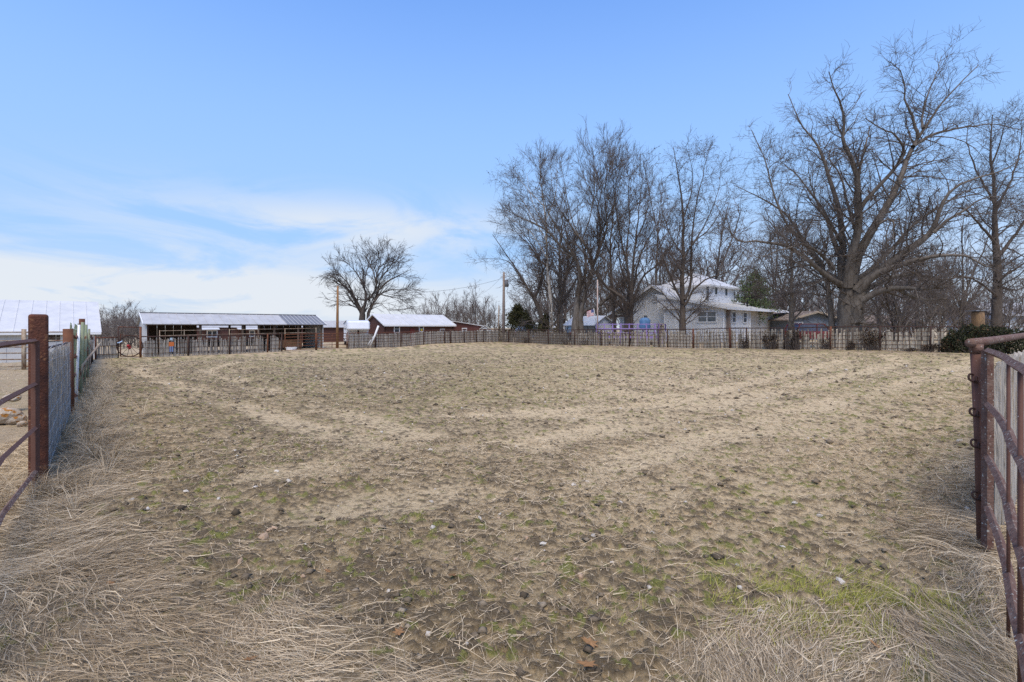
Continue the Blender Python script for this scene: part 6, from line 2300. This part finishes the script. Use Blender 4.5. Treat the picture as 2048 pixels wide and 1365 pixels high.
ORD = ['first', 'second', 'third', 'fourth', 'fifth', 'sixth', 'seventh', 'eighth', 'ninth', 'tenth', 'eleventh', 'twelfth', 'thirteenth', 'fourteenth',
       'fifteenth', 'sixteenth', 'seventeenth', 'eighteenth', 'nineteenth', 'twentieth', 'twenty-first', 'twenty-second']
GL = 'bare trees between barn and shed'
for k, (px, yt, d) in enumerate(sorted(((203, 622, 66), (216, 614, 74), (230, 603, 68), (243, 609, 80), (256, 610, 70), (270, 608, 66), (283, 614, 74), (248, 626, 60), (292, 622, 78), (222, 630, 58), (275, 628, 60), (236, 618, 84),
                                        (264, 618, 88), (198, 632, 70), (209, 628, 84), (226, 616, 90), (239, 634, 62), (252, 620, 92), (261, 632, 64), (279, 620, 90), (288, 634, 66)))):
    place_tree(px, yt, d, k % 5, ORD[k] + ' bare tree from the barn in the clump between barn and open shed', GL)
GL = 'small bare trees right of the brown house'
for k, (px, yt, d) in enumerate(sorted(((832, 615, 100), (849, 600, 105), (866, 594, 88), (880, 588, 92), (897, 583, 96), (908, 590, 102), (922, 586, 96), (941, 568, 90), (952, 576, 100), (963, 592, 98), (978, 600, 105), (990, 598, 88), (912, 608, 84), (957, 612, 86), (931, 598, 110), (886, 603, 112), (971, 612, 92), (999, 606, 100)))):
    place_tree(px, yt, d, (k * 2) % 5, ORD[k] + ' bare tree from the left in the far row right of the brown house', GL)
GL = 'bare trees behind the farmhouse clump'
for k in range(34):
    px = 1040 + k * 14.5 + random.uniform(-6, 6)
    yt = random.uniform(480, 575) if 1090 < px < 1500 else random.uniform(560, 610)
    place_tree(px, yt, random.uniform(68, 100), random.randrange(5), 'bare tree of the thicket behind the farmhouse and clump', GL)
GL = 'bare trees behind the huge tree'
for k in range(36):
    px = 1500 + k * 16.5 + random.uniform(-8, 8)
    yt = random.uniform(500, 590) if px > 1560 else random.uniform(540, 600)
    place_tree(px, yt, random.uniform(58, 95), random.randrange(5), 'bare tree of the thicket behind the huge tree', GL)
for px, yt, d, kk, lab in ((1122, 395, 64, 2, 'tall bare tree showing between pale trunk and multi stemmed maple'),
                           (1310, 380, 60, 2, 'tall bare tree rising behind the farmhouse gable'),
                           (1420, 400, 70, 4, 'tall bare tree rising behind the upper storey'), (1548, 440, 76, 1, 'tall bare tree rising beside the evergreen'),
                           (1757, 440, 60, 2, 'tall bare tree just right of the huge trunk'),
                           (1838, 430, 58, 0, 'tall bare tree between huge tree and sawn trunk'), (1925, 420, 56, 4, 'tall bare tree rising above the dark hedge')):
    place_tree(px, yt, d, kk, lab, None)
for px, yt, d, kk, lab in ((1792, 470, 50, 3, 'forked grey tree left of two behind the right fence'), (1848, 500, 52, 1, 'forked grey tree nearer the hedge behind the right fence'), (1880, 480, 54, 4, 'leaning grey tree just left of the sawn trunk')):
    place_tree(px, yt, d, kk, lab, None)

# ------------------------------------------------------------------ brush along the fences, hedge, evergreens
def leafy(name, label, cat, pts_fn, n, mat, twigmat, seed, base, s0, s1, stems=None, group=None, flat=None):
    rng = np.random.default_rng(seed)
    t = thing(name, base, label, cat, group)
    Pp = pts_fn(rng, n) - np.array(base)
    link_mesh('foliage', leaf_quads('foliage', Pp, rng, s0, s1, flat), mat, t)
    # stems from the ground to some of the leaves
    pick = Pp[rng.choice(len(Pp), min(stems or 40, len(Pp)), replace=False)]
    K = 5
    f = np.linspace(0, 1, K)[None, :, None]
    root = np.stack([pick[:, 0] * .55 + rng.normal(0, .05, len(pick)), pick[:, 1] * .55, np.zeros(len(pick))], 1)
    C = root[:, None, :] * (1 - f) + pick[:, None, :] * f
    C[:, 1:-1] += rng.normal(0, .04, (len(pick), K - 2, 3))
    R = np.linspace(.014, .005, K)[None, :] * np.ones((len(pick), 1))
    link_mesh('stem', tubes_mesh('stem', [(C, R, 4)]), twigmat, t)
    return t


def blob(cx, cy, cz, rx, ry, rz):
    def f(rng, n):
        c = []
        for k in range(7):
            c.append((cx + rng.uniform(-.6, .6) * rx, cy + rng.uniform(-.5, .5) * ry, cz + rng.uniform(-.6, .6) * rz, rng.uniform(.3, .6)))
        c = np.array(c)
        i = rng.integers(0, 7, n)
        v = norm(rng.normal(0, 1, (n, 3))) * (rng.random((n, 1)) ** .5)
        return c[i, :3] + v * np.array([rx, ry, rz]) * c[i, 3:4]
    return f


vines = [(1545, 1528, 1562, 662, 698, 'broad dark brown vine clump on the pickets by the farmhouse corner', 900),
         (1580, 1572, 1596, 658, 698, 'narrow dark vine clump just right of the broad one', 450),
         (1598, 1590, 1612, 656, 690, 'ragged dark vine clump ending near the red car', 420),
         (1652, 1640, 1662, 672, 700, 'low dark vine clump at the foot of the thick rusty fence post', 260),
         (1702, 1694, 1712, 676, 702, 'small rounded dark shrub against the pickets before the huge tree', 260),
         (1745, 1722, 1784, 660, 703, 'big dark leafy shrub against the pickets right of the huge tree', 1300),
         (1852, 1838, 1868, 690, 705, 'low dark leafy clump left of the hedge', 350),
         (1820, 1800, 1836, 696, 706, 'sparse leaf litter shrub along the picket foot', 160),
         (1136, 1120, 1150, 676, 692, 'low brown brush at the picket foot below the maple', 260),
         (1056, 1048, 1066, 676, 689, 'low brown brush at the picket foot below the leaning tree', 200),
         (1172, 1162, 1184, 674, 692, 'low brown brush right of the maple trunk', 200),
         (1492, 1480, 1500, 674, 698, 'small brown shrub at the fence below the house corner', 180)]
for k, (px, p0, p1, y0, y1, lab, n) in enumerate(vines):
    x, y = on_line(LINE_R, px)
    y -= .22
    x = (px - 1024) / 1024 * y
    s_ = y / 1024
    c = P(px, (y0 + y1) / 2, y)
    leafy('vine_shrub' if y1 - y0 > 20 else 'brush', lab, 'shrub', blob(c.x, c.y, c.z, (p1 - p0) / 2 * s_ * 1.45, .3, (y1 - y0) / 2 * s_ * 1.2), n, VINE, TWIG_DARK, 200 + k,
          (x, y, gz(x, y)), .035, .09, 60, 'shrubs on the far fence')

def hedge_pts(rng, n):
    t = rng.random(n)
    A_, B_ = on_line(LINE_R, 1872), on_line(LINE_R, 2040)
    x = A_[0] + (B_[0] - A_[0]) * t
    y = A_[1] + (B_[1] - A_[1]) * t - .35
    zt = 1.30 + .75 * (fbm(t * 11, t * 0 + .5, 301, 4) - .5) + .12 * np.sin(t * 3.1)
    edge = sstep(t, 0, .12)
    z = gz_np(x, y) + zt * (rng.random(n) ** .9) * (.55 + .45 * edge) + np.where(rng.random(n) < .04, rng.uniform(0, .3, n), 0)
    dpt = rng.normal(0, .25, n)
    x2, y2 = x + .62 * dpt, y + .78 * dpt
    return np.stack([x2, y2, z], 1)


hx, hy = on_line(LINE_R, 1950)
leafy('hedge', 'dense dark evergreen hedge at the right end of the far fence', 'hedge', hedge_pts, 7500, EVERGREEN, TWIG_DARK, 300, (hx, hy - .35, gz(hx, hy)), .05, .12, 90)
# a second, thinner hedge piece with brown leaves mixed in at its left
c = P(1890, 690, on_line(LINE_R, 1890)[1] - .35)
leafy('vine_shrub', 'brownish vine thinning out at the left end of the hedge', 'shrub', blob(c.x, c.y, c.z, .75, .3, .55), 800, VINE, TWIG_DARK, 301, (c.x, c.y, gz(c.x, c.y)), .05, .1, 30, 'shrubs on the far fence')


def conifer(name, label, px, ytop, d, w, mat, seed, n, droop=.0, lumpy=.25, skirt=0.0):
    rng = np.random.default_rng(seed)
    x = (px - 1024) / 1024 * d
    z0 = gz(x, d)
    h = EYE - (ytop - 655) * d / 1024 - z0
    t = thing(name, (x, d, z0), label, 'tree')
    # branches
    nb = 150
    tz = rng.random(nb) ** .8
    ang = rng.uniform(0, 6.28, nb)
    prof = (1 - tz) ** .75 * (1 + rng.normal(0, lumpy, nb)) * w
    K = 4
    f = np.linspace(0, 1, K)
    C = np.zeros((nb, K, 3))
    C[..., 0] = np.cos(ang)[:, None] * prof[:, None] * f
    C[..., 1] = np.sin(ang)[:, None] * prof[:, None] * f
    C[..., 2] = (.08 + skirt + tz * (.92 - skirt))[:, None] * h + (prof * (.35 - droop))[:, None] * f ** 1.3
    R = np.linspace(.04, .01, K)[None, :] * np.ones((nb, 1))
    link_mesh('trunk', tubes_mesh('trunk', [(np.array([[[0, 0, -.1], [0, 0, h * .5], [0, 0, h * .97]]]), np.array([[.16, .1, .02]]), 8), (C, R, 4)]), BARK_DARK, t)
    i = rng.integers(0, nb, n)
    u = .25 + .75 * rng.random(n) ** .6
    g_ = u * (K - 1)
    j = np.minimum(g_.astype(int), K - 2)
    fr = (g_ - j)[:, None]
    p = C[i, j] * (1 - fr) + C[i, j + 1] * fr + rng.normal(0, .10 + .05 * w, (n, 3)) * (1.15 - u[:, None] * .5)
    link_mesh('crown', leaf_quads('crown', p, rng, .10, .24), mat, t)
    return t


conifer('cedar_tree', 'olive green cedar right of the transformer pole', 1036, 612, 66, 2.3, CEDAR, 401, 6500, .1)
conifer('cedar_tree', 'broad low olive cedar leaning on the taller one', 1052, 634, 62, 1.9, CEDAR, 402, 3500, .1)
conifer('cedar_tree', 'small dark cedar among the trunks below the pale tree', 1092, 630, 56, 1.5, CEDAR, 403, 2500, .1)
conifer('evergreen_tree', 'bright green evergreen just right of the farmhouse roof', 1510, 544, 58, 2.7, PINE, 404, 5200, .2, .5, .12)
